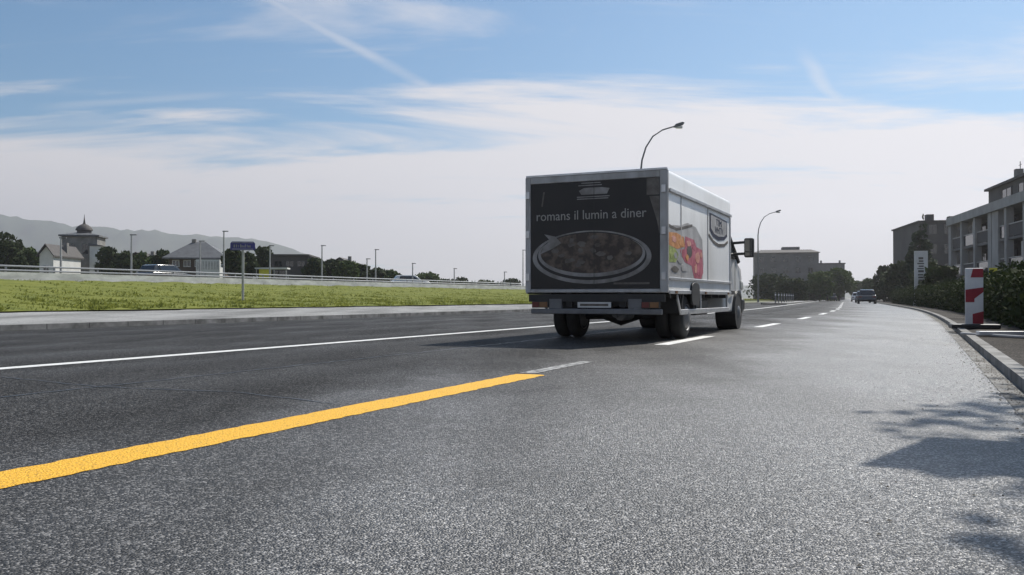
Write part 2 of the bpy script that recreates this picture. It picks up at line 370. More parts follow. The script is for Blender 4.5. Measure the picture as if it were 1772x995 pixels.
# ------------------------------------------------------------------ ground, road
def smooth(a, b, x):
    t = min(max((x - a) / (b - a), 0), 1); return t * t * (3 - 2 * t)
def n_left(s): return -16.0 + 4.0 * smooth(52, 100, s)
def emb(s): return 1 - smooth(110, 215, s)
VERGE_N = [(-16.7, -0.05), (-22.0, 0.22), (-23.5, 0.30), (-27, 0.44), (-32, 0.72), (-38, 1.12), (-42, 1.42), (-44.4, 1.56), (-44.75, 1.55), (-60, 1.55)]
def ground_h(s, n):
    """height of the terrain in the straight frame"""
    if n >= VERGE_N[0][0]: return -0.05
    if n <= VERGE_N[-1][0]: h = VERGE_N[-1][1]
    else:
        for (a, ha), (b, hb) in zip(VERGE_N, VERGE_N[1:]):
            if b <= n <= a:
                h = ha + (hb - ha) * (n - a) / (b - a); break
    return -0.05 + (h + 0.05) * emb(s)
def sheet(name, ss, ns, hf, m, frame, parent=None, smooth_=True):
    vs = []; fs = []
    for s in ss:
        for n in ns:
            x, y = frame(s, n); vs.append((x, y, hf(s, n)))
    k = len(ns)
    for i in range(len(ss)-1):
        for j in range(k-1): fs.append((i*k+j, (i+1)*k+j, (i+1)*k+j+1, i*k+j+1))
    mb = MB(); mb.add(vs, fs); o = mb.build(name, m, parent, smooth=smooth_, auto=60)
    return o
s_grid = [-400, -200, -100, -60] + list(range(-40, 240, 4)) + [260, 320, 420, 600, 900, 1400, 2200, 3200]
n_grid = [-3300, -2000, -1200, -700, -400, -200, -120, -80, -60, -52, -46] + [-44.75, -44.4, -43, -42, -40, -38, -35, -32, -29.5, -27, -25, -23.5, -22.0, -20, -18, -16.7, -10, 0, 6, 20, 60, 150, 400, 900, 1800, 3000]
tag(sheet('ground', s_grid, n_grid, lambda s, n: ground_h(s, n), M['earth'], PS), kind='structure')
# meadow: the grassy bank between the verge and the raised road, a little above the ground sheet
gs = [-40 + 2.0 * i for i in range(112)]
gn = [-22.0, -22.4, -23, -24, -25.5, -27, -29, -31, -33, -35, -37, -39, -41, -42.6, -44.3]
rg = random.Random(3)
jit = {}
def meadow_h(s, n):
    k = (round(s, 2), round(n, 2))
    if k not in jit: jit[k] = rg.uniform(-0.05, 0.07) if n < -22.2 else 0.0
    return ground_h(s, n) + 0.06 + jit[k] * emb(s)
def ragged(s, n): return PS(s, n + (rg.uniform(0, .5) if n == -22.0 else 0))
tag(sheet('meadow', [-40 + 0.8 * i for i in range(280)], gn, meadow_h, M['grass'], ragged), kind='structure')
# grass blades over the meadow, thick along its edges
mb = MB()
for i in range(30000):
    s = rg.uniform(-8, 150); n = -22.0 - abs(rg.gauss(0, 6.5)) if rg.random() < 0.75 else rg.uniform(-44.2, -22)
    if n < -44.2: continue
    x, y = PS(s, n); z = ground_h(s, n) + 0.05
    h = rg.uniform(0.03, 0.10) * (1.5 if n > -22.6 else 1); a = rg.uniform(0, 6.28); w = rg.uniform(0.02, 0.05)
    for _ in range(3):      # a small tuft
        a = rg.uniform(0, 6.28); qx, qy = x + rg.gauss(0, .09), y + rg.gauss(0, .09); hh = h * rg.uniform(.5, 1.5)
        lx, ly = rg.uniform(-.1, .1), rg.uniform(-.1, .1); dx, dy = math.cos(a) * w, math.sin(a) * w
        mb.add([(qx-dx, qy-dy, z), (qx+dx, qy+dy, z), (qx+lx, qy+ly, z+hh)], [(0, 1, 2)])
tag(mb.build('grass', M['blade']), 'short olive green grass blades on the bank beside the road', 'grass', kind='stuff')

rs = [-30 + 2 * i for i in range(60)] + [90 + 6 * i for i in range(60)] + [460 + 40 * i for i in range(12)]
def ribbon(name, ss, n0, n1, z, m, kind='structure', frame=P):
    f0 = n0 if callable(n0) else (lambda s: n0); f1 = n1 if callable(n1) else (lambda s: n1)
    vs = []; fs = []
    for s in ss:
        vs.append((*frame(s, f0(s)), z)); vs.append((*frame(s, f1(s)), z))
    for i in range(len(ss)-1): fs.append((2*i, 2*i+1, 2*i+3, 2*i+2))
    mb = MB(); mb.add(vs, fs); o = mb.build(name, m)
    if kind: o['kind'] = kind
    return o
def kerbstrip(name, ss, n0, n1, z0, z1, m, frame=P):
    f0 = n0 if callable(n0) else (lambda s: n0); f1 = n1 if callable(n1) else (lambda s: n1)
    vs = []; fs = []
    for s in ss:
        a = frame(s, f0(s)); b = frame(s, f1(s))
        vs += [(*a, z0), (*a, z1), (*b, z1), (*b, z0)]
    for i in range(len(ss)-1):
        k = 4*i
        for j in range(3): fs.append((k+j, k+j+1, k+j+5, k+j+4))
    fs += [(0, 1, 2, 3), tuple(4*(len(ss)-1)+j for j in range(4))]
    mb = MB(); mb.add(vs, fs); o = mb.build(name, m); o['kind'] = 'structure'; return o
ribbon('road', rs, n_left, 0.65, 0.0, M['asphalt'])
near = [s for s in rs if s < 460]
ribbon('gutter', near, 0.50, 0.65, 0.004, M['gutter'])
kerbstrip('kerb_right', near, 0.65, 0.77, -0.04, 0.085, M['kerb'])
kerbstrip('kerb_left', near, lambda s: n_left(s) - 0.16, n_left, -0.04, 0.11, M['kerb'])
ribbon('pavement_left', [s for s in near if s < 60], -22.1, lambda s: n_left(s) - 0.16, 0.09, M['paving'])
bpy.data.objects['pavement_left'].data.vertices  # sloped up towards the meadow
for i, v in enumerate(bpy.data.objects['pavement_left'].data.vertices):
    if i % 2 == 0: v.co.z = 0.25
ribbon('planting_strip', near, 0.77, 12.0, 0.07, M['soil'])
mb = MB(); rl_ = random.Random(77)
for i in range(2600):
    s = 1.5 + 34 * rl_.random() ** 1.6; n = .64 - abs(rl_.gauss(0, .10)) if rl_.random() < .95 else rl_.uniform(-.2, .5)
    x, y = P(s, n); q = rl_.uniform(.003, .009) + .0004 * s; a = rl_.uniform(0, 6.28); t_ = rl_.uniform(.002, .006)
    pts_ = [(x + q * math.cos(a + k * 1.257) * rl_.uniform(.6, 1.2), y + q * math.sin(a + k * 1.257) * rl_.uniform(.6, 1.2)) for k in range(5)]
    mb.add([(*p_, .004) for p_ in pts_] + [(x, y, .004 + t_)], [(k, (k + 1) % 5, 5) for k in range(5)])
tag(mb.build('grit', mat('grit', (0.16, 0.14, 0.11), 0.9, (0.05, 0.045, 0.035), 30)), 'loose grit and leaf crumbs in the gutter along the right kerb', 'grit', kind='stuff')
# markings
ribbon('white_edge_line', [s for s in rs if s < 320], -7.57, -7.37, 0.004, M['white_line'])
ry = random.Random(31); ya, yb = {}, {}
def jag(d, s, n, a=0.011):
    if s not in d: d[s] = n + ry.uniform(-a, a)
    return d[s]
ribbon('yellow_line', [-4 + i * 0.06 for i in range(177)] + [6.61, 6.64], lambda s: jag(ya, s, -3.045) + (.09 if s > 6.63 else 0), lambda s: jag(yb, s, -2.78) - (.05 if s > 6.63 else 0), 0.0025, M['yellow_line'])
M['tar'] = mat('bitumen_seal', (0.008, 0.008, 0.008), 0.35, (0.02, 0.02, 0.02), 6)
def seam(pts, w):
    r_ = random.Random(len(pts)); vs = []; fs = []; P3 = []
    for (s0, n0), (s1, n1) in zip(pts, pts[1:]):
        k = max(int(math.hypot(s1 - s0, n1 - n0) / .12), 2)
        P3 += [(s0 + (s1 - s0) * i / k + r_.gauss(0, .010), n0 + (n1 - n0) * i / k + r_.gauss(0, .010)) for i in range(k)]
    for i, (s_, n_) in enumerate(P3):
        a_ = P3[max(i - 1, 0)]; b_ = P3[min(i + 1, len(P3) - 1)]; d = Vector((b_[0] - a_[0], b_[1] - a_[1])).normalized(); ww = w * r_.uniform(.5, 1.2) / 2
        vs.append((*P(s_ - d.y * ww, n_ + d.x * ww), .003)); vs.append((*P(s_ + d.y * ww, n_ - d.x * ww), .003))
    for i in range(len(P3) - 1): fs.append((2*i, 2*i+1, 2*i+3, 2*i+2))
    mb = MB(); mb.add(vs, fs); o = mb.build('road_seam', M['tar']); o['kind'] = 'structure'
seam([(2, -5.35), (14, -5.2), (30, -5.3), (60, -5.25)], .03)
seam([(14.6, .48), (14.9, -.4), (14.75, -1.3), (15.1, -2.2)], .035)
seam([(4.3, -3.2), (4.55, -4.2), (4.4, -5.3), (4.7, -7.2)], .02)
seam([(27, .4), (27.3, -1.4), (27.1, -3.0)], .04)
M['worn'] = mat('worn_white_paint', (0.40, 0.40, 0.39), 0.6, (0.07, 0.07, 0.07), 16, lo=0.42, hi=0.58)
ribbon('worn_lane_dash', [6.72, 7, 7.6, 8.2], -3.06, -2.92, 0.004, M['worn'])
for k in range(16):
    s0 = 11.5 + 7.8 * k
    ribbon('lane_dash', [s0, s0 + 1, s0 + 2, s0 + 2.95], -3.24, -3.04, 0.004, M['white_line'])
# island far down the road
ribbon('traffic_island', [84 + 4 * i for i in range(20)], -10.0, -8.0, 0.12, M['paving'])
kerbstrip('island_kerb', [83.8 + 4 * i for i in range(20)], -10.15, -10.0, 0, 0.13, M['kerb'])
kerbstrip('island_kerb', [83.8 + 4 * i for i in range(20)], -8.0, -7.85, 0, 0.13, M['kerb'])

# hills: ridge drawn as heights at 3 km, with body and slopes
prof = [(-700, 350), (-300, 356), (-60, 368), (0, 371), (60, 379), (150, 393), (240, 397), (330, 405), (430, 412), (490, 424), (560, 450), (640, 474), (740, 486), (900, 492), (1200, 494), (1500, 495), (1900, 490), (2400, 488)]
def ridge(px):
    for (a, ya), (b, yb) in zip(prof, prof[1:]):
        if a <= px <= b: return ya + (yb - ya) * smooth(a, b, px)
    return 485
vs = []; fs = []; cols = list(range(-680, 2381, 12)); rows = [0, .12, .25, .4, .55, .7, .82, .92, 1.0]
rh = random.Random(5)
for px in cols:
    for t in rows:
        Z = 2200 + 800 * t; hgt = (515 - ridge(px)) / F * 3000
        h = hgt * (t ** 1.35) * (1 if t > .98 else rh.uniform(.86, 1.06)) + (rh.uniform(-5, 5) if t > 0 else -3)
        vs.append((X(px, Z), Z, h))
    vs.append((X(px, 3200), 3200, -2))
k = len(rows) + 1
for i in range(len(cols)-1):
    for j in range(k-1): fs.append((i*k+j, (i+1)*k+j, (i+1)*k+j+1, i*k+j+1))
mb = MB(); mb.add(vs, fs); tag(mb.build('hills', M['forest'], smooth=True, auto=180), kind='structure')

# the air
hz = MB(); hz.box(-3600, 3600, -900, 3400, -6, 340)
hm = bpy.data.materials.new('haze_air'); hm.use_nodes = True; t = hm.node_tree
t.nodes.remove(t.nodes['Principled BSDF'])
pv = t.nodes.new('ShaderNodeVolumePrincipled'); pv.inputs['Density'].default_value = 0.00031; pv.inputs['Color'].default_value = (0.86, 0.85, 0.90, 1)
pv.inputs['Anisotropy'].default_value = 0.45
t.links.new(pv.outputs[0], t.nodes['Material Output'].inputs['Volume'])
tag(hz.build('haze', hm), kind='stuff')

# ------------------------------------------------------------------ trees
def leaf_cloud(mb, r, blobs, n, size):
    """blobs: (x,y,z,rx,rz); leaf quads spread through their volume, denser outside"""
    wts = [b[3] * b[3] * b[4] for b in blobs]
    for i in range(n):
        b = r.choices(blobs, wts)[0]
        while True:
            d = Vector((r.uniform(-1, 1), r.uniform(-1, 1), r.uniform(-1, 1)))
            if 0.2 < d.length < 1: break
        d = d.normalized() * (d.length ** 0.45) * r.uniform(0.8, 1.12)
        c = Vector((b[0] + d.x * b[3], b[1] + d.y * b[3], b[2] + d.z * b[4]))
        a = Vector((r.gauss(0, 1), r.gauss(0, 1), r.gauss(0, 1))).normalized()
        e = a.cross(Vector((r.gauss(0, 1), r.gauss(0, 1), r.gauss(0, 1)))).normalized()
        s = size * r.uniform(0.6, 1.4); w = s * r.uniform(0.45, 0.8)
        mb.add([c - a * s, c + e * w, c + a * s * 1.1, c - e * w], [(0, 1, 2, 3)])
def tree(name, loc, h, w, label, m='leafd', kind='round', group=None, seed=0, n=1300, size=0.22, z0=None, trunk_r=None):
    r = random.Random(seed); root = empty(name, loc, 0, label, 'tree', group)
    tr = trunk_r or h * 0.022; base = z0 if z0 is not None else h * 0.22
    t = MB()
    t.tube([(0, 0, -0.3), (0.02*h, 0, h*0.3), (-0.01*h, 0.01*h, h*0.6), (0, 0, h*0.88)], [tr*1.25, tr, tr*0.6, tr*0.15], 8)
    c = MB()
    if kind == 'cone':
        blobs = []
        for i in range(9):
            f = i / 8; z = base + (h - base) * (0.05 + 0.9 * f); rr = w / 2 * (1 - f) ** 0.85 + 0.12
            blobs.append((r.uniform(-.1, .1) * w, r.uniform(-.1, .1) * w, z, rr, (h - base) / 12))
    else:
        blobs = []
        for i in range(11):
            a = r.uniform(0, 6.28); f = r.uniform(0.08, 0.9); z = base + (h - base) * f
            prof_r = math.sin(math.pi * (0.18 + 0.72 * f)) ** 0.8
            d = r.uniform(0.15, 0.62) * w / 2 * prof_r; rr = w * r.uniform(0.14, 0.26)
            x, y = d * math.cos(a), d * math.sin(a); zr = min(rr * 0.85, max(h - z, 0.3))
            blobs.append((x, y, z, rr, zr))
            t.tube([(0, 0, max(base * 0.8, z - 0.28 * (h - base))), (x * .6, y * .6, z - 0.1 * rr), (x, y, z)], [tr * .5, tr * .3, tr * .1], 6)
        blobs.append((0, 0, h - w * 0.17, w * 0.2, w * 0.17)); blobs.append((0, 0, (h + base) / 2, w * 0.33, (h - base) * 0.34))
    leaf_cloud(c, r, blobs, n, size)
    t.build('trunk', M['bark'], root, smooth=True); c.build('crown', M[m], root)
    return root
GZ = 1.55   # level of the land behind the raised road
LT = [  # px, Z, top y, width px, label, material, kind
    (10, 112, 402, 44, 'dark bushy tree at the far left edge of the view', 'leafd', 'round'),
    (32, 118, 409, 26, 'slim dark tree second from the left edge', 'leafd', 'cone'),
    (52, 125, 428, 36, 'low dark tree left of the small white gabled house', 'leafm', 'round'),
    (98, 122, 431, 26, 'small tree between the white gabled house and the domed chapel', 'leafd', 'round'),
    (190, 116, 427, 34, 'dark tree just right of the chapel white side wing', 'leafd', 'round'),
    (218, 112, 433, 38, 'broad dark tree behind a thin pole right of the chapel', 'leafd', 'round'),
    (246, 118, 436, 30, 'low dark tree halfway between chapel and big roofed house', 'leafm', 'round'),
    (280, 108, 432, 34, 'dark tree touching the left side of the big roofed house', 'leafd', 'round'),
    (404, 92, 431, 40, 'dark tree right behind the blue sign panel', 'leafd', 'round'),
    (430, 96, 436, 36, 'dark tree just right of the blue sign post', 'leafd', 'round'),
    (461, 108, 427, 34, 'tall dark tree behind the white shelter roof', 'leafd', 'round'),
    (545, 104, 447, 38, 'dark tree at the right end of the low flat building', 'leafd', 'round'),
    (574, 110, 449, 40, 'wide dark tree right of the low flat building', 'leafd', 'round'),
    (604, 106, 452, 38, 'dark tree with sloping top, last of the thick row right of the flat building', 'leafm', 'round'),
    (652, 118, 464, 34, 'low tree behind two thin poles in the gap after the tree row', 'leafd', 'round'),
    (678, 124, 468, 30, 'low rounded tree left of the white car on the raised road', 'leafm', 'round'),
    (742, 140, 472, 44, 'low wide tree right of the white car on the raised road', 'leafm', 'round'),
    (795, 170, 480, 34, 'small tree in the distant row left of the truck', 'leafd', 'round'),
    (840, 180, 484, 46, 'broad low tree nearer the truck in the distant row', 'leafm', 'round'),
    (885, 190, 482, 36, 'distant tree partly hidden by the left edge of the truck', 'leafd', 'round'),
]
LT += [
    (20, 140, 418, 60, 'wide dark tree filling the gap behind the far left pair', 'leafd', 'round'),
    (120, 138, 436, 40, 'low tree peeping out left of the chapel wall', 'leafm', 'round'),
    (205, 140, 438, 60, 'wide low tree behind the row right of the chapel', 'leafm', 'round'),
    (262, 132, 443, 40, 'low bushy tree filling the gap before the big roofed house', 'leafd', 'round'),
    (396, 120, 440, 60, 'wide low tree behind the sign post between house and shelter', 'leafd', 'round'),
    (590, 128, 456, 80, 'very wide low tree behind the row right of the flat building', 'leafd', 'round'),
    (625, 116, 458, 30, 'small low tree at the right end of the thick tree row', 'leafd', 'round'),
    (665, 135, 472, 60, 'wide low bush behind the pair of thin poles', 'leafd', 'round'),
    (770, 150, 483, 60, 'wide low bush in the distant gap left of the truck', 'leafd', 'round'),
    (820, 165, 487, 50, 'low far bush between gap and truck', 'leafd', 'round'),
    (865, 170, 488, 50, 'low far bush close to the truck left edge', 'leafd', 'round'),
]
for i, (px, Z, ty, wpx, lab, m, kd) in enumerate(LT):
    gz = GZ if Z < 130 else 0.4
    tree('broad_tree' if kd == 'round' else 'conifer', (X(px, Z), Z, gz), H(ty, Z) - gz, wpx * Z / F * 1.4, lab, m, kd, 'trees behind the raised road', 20 + i, 1700, 0.26)
RT = [
    (1345, 165, 486, 80, 'wide low bush along the foot of the grey block', 'leafd', 'round'),
    (1400, 168, 488, 80, 'second wide low bush, under the right half of the grey block', 'leafd', 'round'),
    (1545, 118, 470, 50, 'wide low tree between the first two of the right roadside row', 'leafd', 'round'),
    (1612, 80, 455, 60, 'dark tree directly behind the white pylon', 'leafd', 'round'),
    (1333, 150, 474, 62, 'broad tree at the left foot of the grey block', 'leafd', 'round'),
    (1375, 140, 482, 54, 'low tree in front of the middle of the grey block', 'leafd', 'round'),
    (1418, 150, 470, 52, 'tree at the right corner of the grey block', 'leafm', 'round'),
    (1452, 165, 463, 46, 'rounded tree right of the grey block near the end of the road', 'leafm', 'round'),
    (1482, 240, 486, 30, 'far small tree at the end of the road', 'leafm', 'round'),
    (1507, 175, 482, 26, 'small tree left of the dark roadside row on the right', 'leafm', 'round'),
    (1530, 128, 460, 42, 'rounded dark tree first in the row on the right roadside', 'leafd', 'round'),
    (1562, 104, 452, 52, 'bushy dark tree in the middle of the right roadside row', 'leafd', 'round'),
    (1594, 96, 372, 44, 'tall pointed conifer beside the dark flat-roofed building', 'needle', 'cone'),
    (1577, 100, 420, 34, 'shorter conifer left of the tall pointed one', 'needle', 'cone'),
    (1627, 60, 462, 50, 'dark shrubby tree between the white pylon and the balconied building', 'leafd', 'round'),
    (1768, 84, 316, 26, 'tree top showing over the roof of the balconied building', 'leafd', 'round'),
]
for i, (px, Z, ty, wpx, lab, m, kd) in enumerate(RT):
    tree('broad_tree' if kd == 'round' else 'conifer', (X(px, Z), Z, 0), H(ty, Z), wpx * Z / F * 1.35, lab, m, kd, 'trees down the road', 60 + i, 2600, 0.25, z0=H(ty, Z) * .1)
# street tree just right of the picture; its dappled shade falls on the road
tree('street_tree', (8.6, 9.75, 0.05), 9.2, 4.0, 'street tree standing behind the low hedge, beyond the edge of the view', 'leafm', 'round', None, 99, 2000, 0.11, z0=5.0, trunk_r=0.11)

tree('street_tree', (6.7, 6.9, 0.05), 8.0, 2.9, 'slim street tree standing nearest on the right, beyond the edge of the view', 'leafm', 'round', None, 104, 1200, 0.10, z0=5.0, trunk_r=0.09)
# ------------------------------------------------------------------ hedge
def hedge(name, ss, n0, n1, hf, label, seed, per_m, size):
    r = random.Random(seed); root = empty(name, (*P(ss[0], n0), 0.07), 0, label, 'hedge'); ox, oy = P(ss[0], n0)
    core = MB(); vs = []; fs = []
    for s in ss:
        h = hf(s) - 0.16
        for (n, z) in ((n0+.12, 0), (n0+.14, h), (n1-.14, h), (n1-.12, 0)):
            x, y = P(s, n); vs.append((x-ox, y-oy, z))
    for i in range(len(ss)-1):
        for j in range(3): fs.append((4*i+j, 4*i+j+1, 4*i+j+5, 4*i+j+4))
    fs += [(0, 1, 2, 3), tuple(4*(len(ss)-1)+j for j in range(4))]
    core.add(vs, fs); core.build('twigs', M['hedgecore'], root)
    lf = MB(); L_ = ss[-1] - ss[0]
    for i in range(int(per_m * L_)):
        s = ss[0] + L_ * r.random() ** 1.5; h = hf(s) * (1 + 0.12 * math.sin(s * 2.1) * math.sin(s * .7 + 1))
        side = r.random()
        if side < .42: n = n0 + r.gauss(0, .07); z = r.uniform(0, h)
        elif side < .82: n = r.uniform(n0, n1); z = h + r.gauss(-.03, .07)
        elif side < .9: n = r.uniform(n0, n1); z = r.uniform(0, h); s = ss[0] + r.gauss(0, .07)
        else: n = n1 + r.gauss(0, .07); z = r.uniform(0, h)
        x, y = P(s, n); c = Vector((x - ox, y - oy, max(z, 0.02)))
        a = Vector((r.gauss(0, 1), r.gauss(0, 1), r.gauss(0, 1))).normalized(); e = a.cross(Vector((r.gauss(0, 1), r.gauss(0, 1), r.gauss(0, 1)))).normalized()
        q = size * r.uniform(.6, 1.5)
        lf.add([c - a*q, c + e*q*.6, c + a*q*1.1, c - e*q*.6], [(0, 1, 2, 3)])
    lf.build('foliage', M['hedge'], root)
    return root
hedge('hedge', [12.0 + i * 2 for i in range(45)], 1.75, 3.6, lambda s: 1.12 + 0.06 * math.sin(s * .9) + .0012 * (s - 12), 'long dark clipped hedge behind the kerb on the right roadside', 4, 330, 0.055)

# ------------------------------------------------------------------ raised road: wall, rail, poles
ws = [-30 + 4 * i for i in range(46)]
def wall_top(s): return 1.55 * emb(s) + 0.48
mb = MB(); vs = []; fs = []
for s in ws:
    for n, z in ((-44.45, ground_h(s, -44.4) - .3), (-44.45, wall_top(s)), (-44.75, wall_top(s)), (-44.75, ground_h(s, -44.75) - .3)):
        x, y = PS(s, n); vs.append((x, y, z))
for i in range(len(ws)-1):
    for j in range(3): fs.append((4*i+j, 4*i+j+1, 4*i+j+5, 4*i+j+4))
fs += [(0, 1, 2, 3), tuple(4*(len(ws)-1)+j for j in range(4))]
mb.add(vs, fs)
tag(mb.build('parapet_wall', M['concrete']), 'long low grey concrete wall along the top of the grass bank', 'wall')
gr = empty('guard_rail', (*PS(0, -46), GZ), 0, 'long thin steel guard rail with posts above the concrete wall', 'railing')
gx, gy = PS(0, -46)
def rl(s, n, z): x, y = PS(s, n); return (x - gx, y - gy, z - GZ)
for zz_ in (0.62, 0.86):
    mb = MB()
    mb.tube([rl(s, -46 + .06, 1.55 * emb(s) + zz_) for s in ws], 0.05, 6)
    mb.build('rail', M['steel'], gr)
post = MB(); post.box(-.04, .04, -.04, .04, -.3, .9)
p0 = None
for i in range(56):
    s = -28 + i * 3.0
    if p0 is None: p0 = post.build('post', M['steel'], gr); o = p0
    else:
        o = p0.copy(); COL.objects.link(o); o.parent = gr
    o.location = rl(s, -46 - .03, 1.55 * emb(s)); o.rotation_euler = (0, 0, R(-A0))
PL = [(105, 410, 'thin pole left of the domed chapel'), (227, 405, 'thin pole in front of trees right of the chapel'), (346, 416, 'thin pole at the right half of the big roofed house'),
      (387, 399, 'tallest thin pole, right beside the big roofed house'), (467, 424, 'thin pole above the white shelter roof'), (557, 424, 'thin pole right of the low flat building'),
      (635, 447, 'short thin pole, left of the pair past the tree row'), (650, 431, 'taller thin pole, right of the pair past the tree row'), (714, 455, 'thin pole by the white car on the raised road'), (786, 464, 'thin pole in the distant gap left of the truck'), (873, 470, 'short distant pole near the left edge of the truck'), (905, 432, 'pale pole touching the left edge of the truck box')]
pole_me = None
for i, (px, ty, lab) in enumerate(PL):
    r = (px - 886) / F; Z = -47.5 / (.9063 * r - .4226)
    if Z > 110: Z = 110
    s_ = X(px, Z) * U0.x + Z * U0.y
    g = ground_h(s_, -47.5); h = H(ty, Z) - g
    root = empty('mast', (X(px, Z), Z, g), 0, lab, 'pole', 'thin poles along the raised road')
    mb = MB(); mb.tube([(0, 0, -.2), (0, 0, h * .5), (0, 0, h)], [.075, .065, .05], 8)
    mb.build('shaft', M['palepole'], root, smooth=True)
    mb = MB(); mb.box(-.14, .14, -.14, .14, 0, .05); mb.build('base_plate', M['steel'], root)
    mb = MB(); mb.cbox(.12, 0, h - .05, .42, .09, .07); mb.build('lamp_head', M['pole'], root)

# blue sign on the meadow
Zs = 38.4; sx = X(420, Zs); sg = 0.46
bs = empty('road_sign', (sx, Zs, sg), R(8), 'dark blue rectangular sign on a tall pale post in the grass', 'sign')
mb = MB(); mb.tube([(0, .05, -.3), (0, .05, H(419, Zs) - sg)], .055, 10); mb.build('post', M['palepole'], bs, smooth=True)
mb = MB(); hw = 0.53; z1 = H(418, Zs) - sg; z0_ = H(433, Zs) - sg
mb.prism([(-hw, z0_), (hw, z0_), (hw, z1 - .08), (hw - .08, z1), (-hw + .08, z1), (-hw, z1 - .08)], 'y', -.05, -.02)
mb.build('panel', M['signblue'], bs)
mb = MB()
for q in (z0_ + .04, z1 - .06): mb.box(-hw + .08, hw - .08, -.056, -.0505, q, q + .018)
mb.build('border_stripe', M['palegrey'], bs)
rb_ = random.Random(5)
mb = MB(); xq = -.38
while xq < .36:
    wq = rb_.uniform(.02, .05); mb.box(xq, xq + wq, -.056, -.0505, z0_ + .12, z0_ + .12 + rb_.uniform(.08, .14)); xq += wq + rb_.uniform(.02, .06)
mb.build('lettering', M['printplate'], bs)

# ------------------------------------------------------------------ buildings, left
def window(parent, x0, x1, z0, z1, y=0.0, glass='glass', frame='render_w', t=0.07):
    """window in a wall facing -y at local y"""
    f = MB()
    f.box(x0, x1, y-.05, y+.05, z0, z0+t); f.box(x0, x1, y-.05, y+.05, z1-t, z1)
    f.box(x0, x0+t, y-.05, y+.05, z0+t, z1-t); f.box(x1-t, x1, y-.05, y+.05, z0+t, z1-t)
    xm = (x0+x1)/2; f.box(xm-t*.4, xm+t*.4, y-.04, y+.04, z0+t, z1-t)
    fo = f.build('window', M[frame], parent)
    g = MB(); g.box(x0+t*.7, x1-t*.7, y-.02, y+.06, z0+t*.7, z1-t*.7); g.build('pane', M[glass], fo)
    return fo
# domed chapel
Z = 120
ch = empty('chapel', (X(138, Z), Z, GZ), R(12), 'grey stone chapel with low pyramid roof, dark cupola and spire', 'chapel')
def hz_(y, Z=120): return H(y, Z) - GZ
mb = MB(); mb.box(-2.4, 2.2, 0, 4.6, -.5, hz_(409)); mb.build('wall', M['stone'], ch, bevel=.03)
mb = MB(); mb.box(1.45, 3.0, -.9, 2.0, -.5, hz_(426)); w_ = mb.build('side_wing', M['render_w'], ch)
mb = MB(); mb.prism([(1.3, hz_(426)), (3.15, hz_(426)), (3.15, hz_(425)), (1.3, hz_(421))], 'y', -1.05, 2.1); mb.build('wing_roof', M['roofs'], ch)
mb = MB(); e = hz_(409); mb.box(-2.7, 2.5, -.3, 4.9, e, e + .22)
mb.add([(-2.7, -.3, e+.22), (2.5, -.3, e+.22), (2.5, 4.9, e+.22), (-2.7, 4.9, e+.22), (-.8, 1.6, hz_(401)), (.7, 1.6, hz_(401)), (.7, 3.1, hz_(401)), (-.8, 3.1, hz_(401))],
       [(0, 1, 5, 4), (1, 2, 6, 5), (2, 3, 7, 6), (3, 0, 4, 7), (4, 5, 6, 7)])
rf = mb.build('roof', M['roofs'], ch)
mb = MB(); mb.lathe([(.95, hz_(402)), (.95, hz_(397)), (1.15, hz_(396.5)), (1.12, hz_(395)), (.95, hz_(391)), (.55, hz_(387)), (.2, hz_(385)), (.12, hz_(381)), (.05, hz_(374)), (.02, hz_(368))], 16, 'z', (-.05, 2.3, 0))
mb.build('cupola', M['rooft'], rf, smooth=True)
for xx in (-1.6, 0.2): window(ch, xx, xx + .9, hz_(440), hz_(421), -.02, 'glass', 'stone')
# white gabled house
def gable_house(name, px, Z, wpx, wall_y, ridge_y, depth, label, wallm, roofm, cat='house', rot=0, wins=2, axis='y', over=.35):
    root = empty(name, (X(px, Z), Z, GZ), R(rot), label, cat); w = wpx * Z / F / 2
    e = H(wall_y, Z) - GZ; rdg = H(ridge_y, Z) - GZ
    mb = MB(); mb.prism([(-w, -.5), (w, -.5), (w, e), (0, rdg - .12), (-w, e)], 'y', 0, depth); mb.build('wall', M[wallm], root)
    mb = MB(); sl_ = (rdg - e) / w; o = over
    mb.prism([(-w - o, e - sl_ * o), (0, rdg), (w + o, e - sl_ * o), (w + o, e - sl_ * o + .18), (0, rdg + .18), (-w - o, e - sl_ * o + .18)], 'y', -.4, depth + .4)
    r_ = mb.build('roof', M[roofm], root)
    mb = MB(); mb.box(w * .35, w * .35 + .5, depth * .5, depth * .5 + .5, e, rdg + .5); mb.build('chimney', M['stone'], r_)
    for i in range(wins):
        x0 = -w + (i + .5) * 2 * w / wins - .4; window(root, x0, x0 + .8, e * .45, e * .45 + 1.1, -.02)
    return root
gable_house('gabled_house', 80, 110, 24, 440, 424, 7, 'small white house with a steep dark gable left of the chapel', 'render_w', 'rooft', over=.25, wins=1)
gable_house('gabled_house', 236, 136, 34, 447, 438, 8, 'low dark roofed house half hidden in the trees right of the chapel', 'stone', 'rooft', over=.3, wins=2)
gable_house('gabled_house', 588, 132, 30, 456, 447, 8, 'low grey roofed house showing over the tree row right of the flat building', 'stone', 'rooft', over=.3, wins=2)
gable_house('gabled_house', 62, 128, 22, 446, 439, 6, 'low pale outbuilding left of the small white gabled house', 'render_w', 'roofs', over=.2, wins=1)
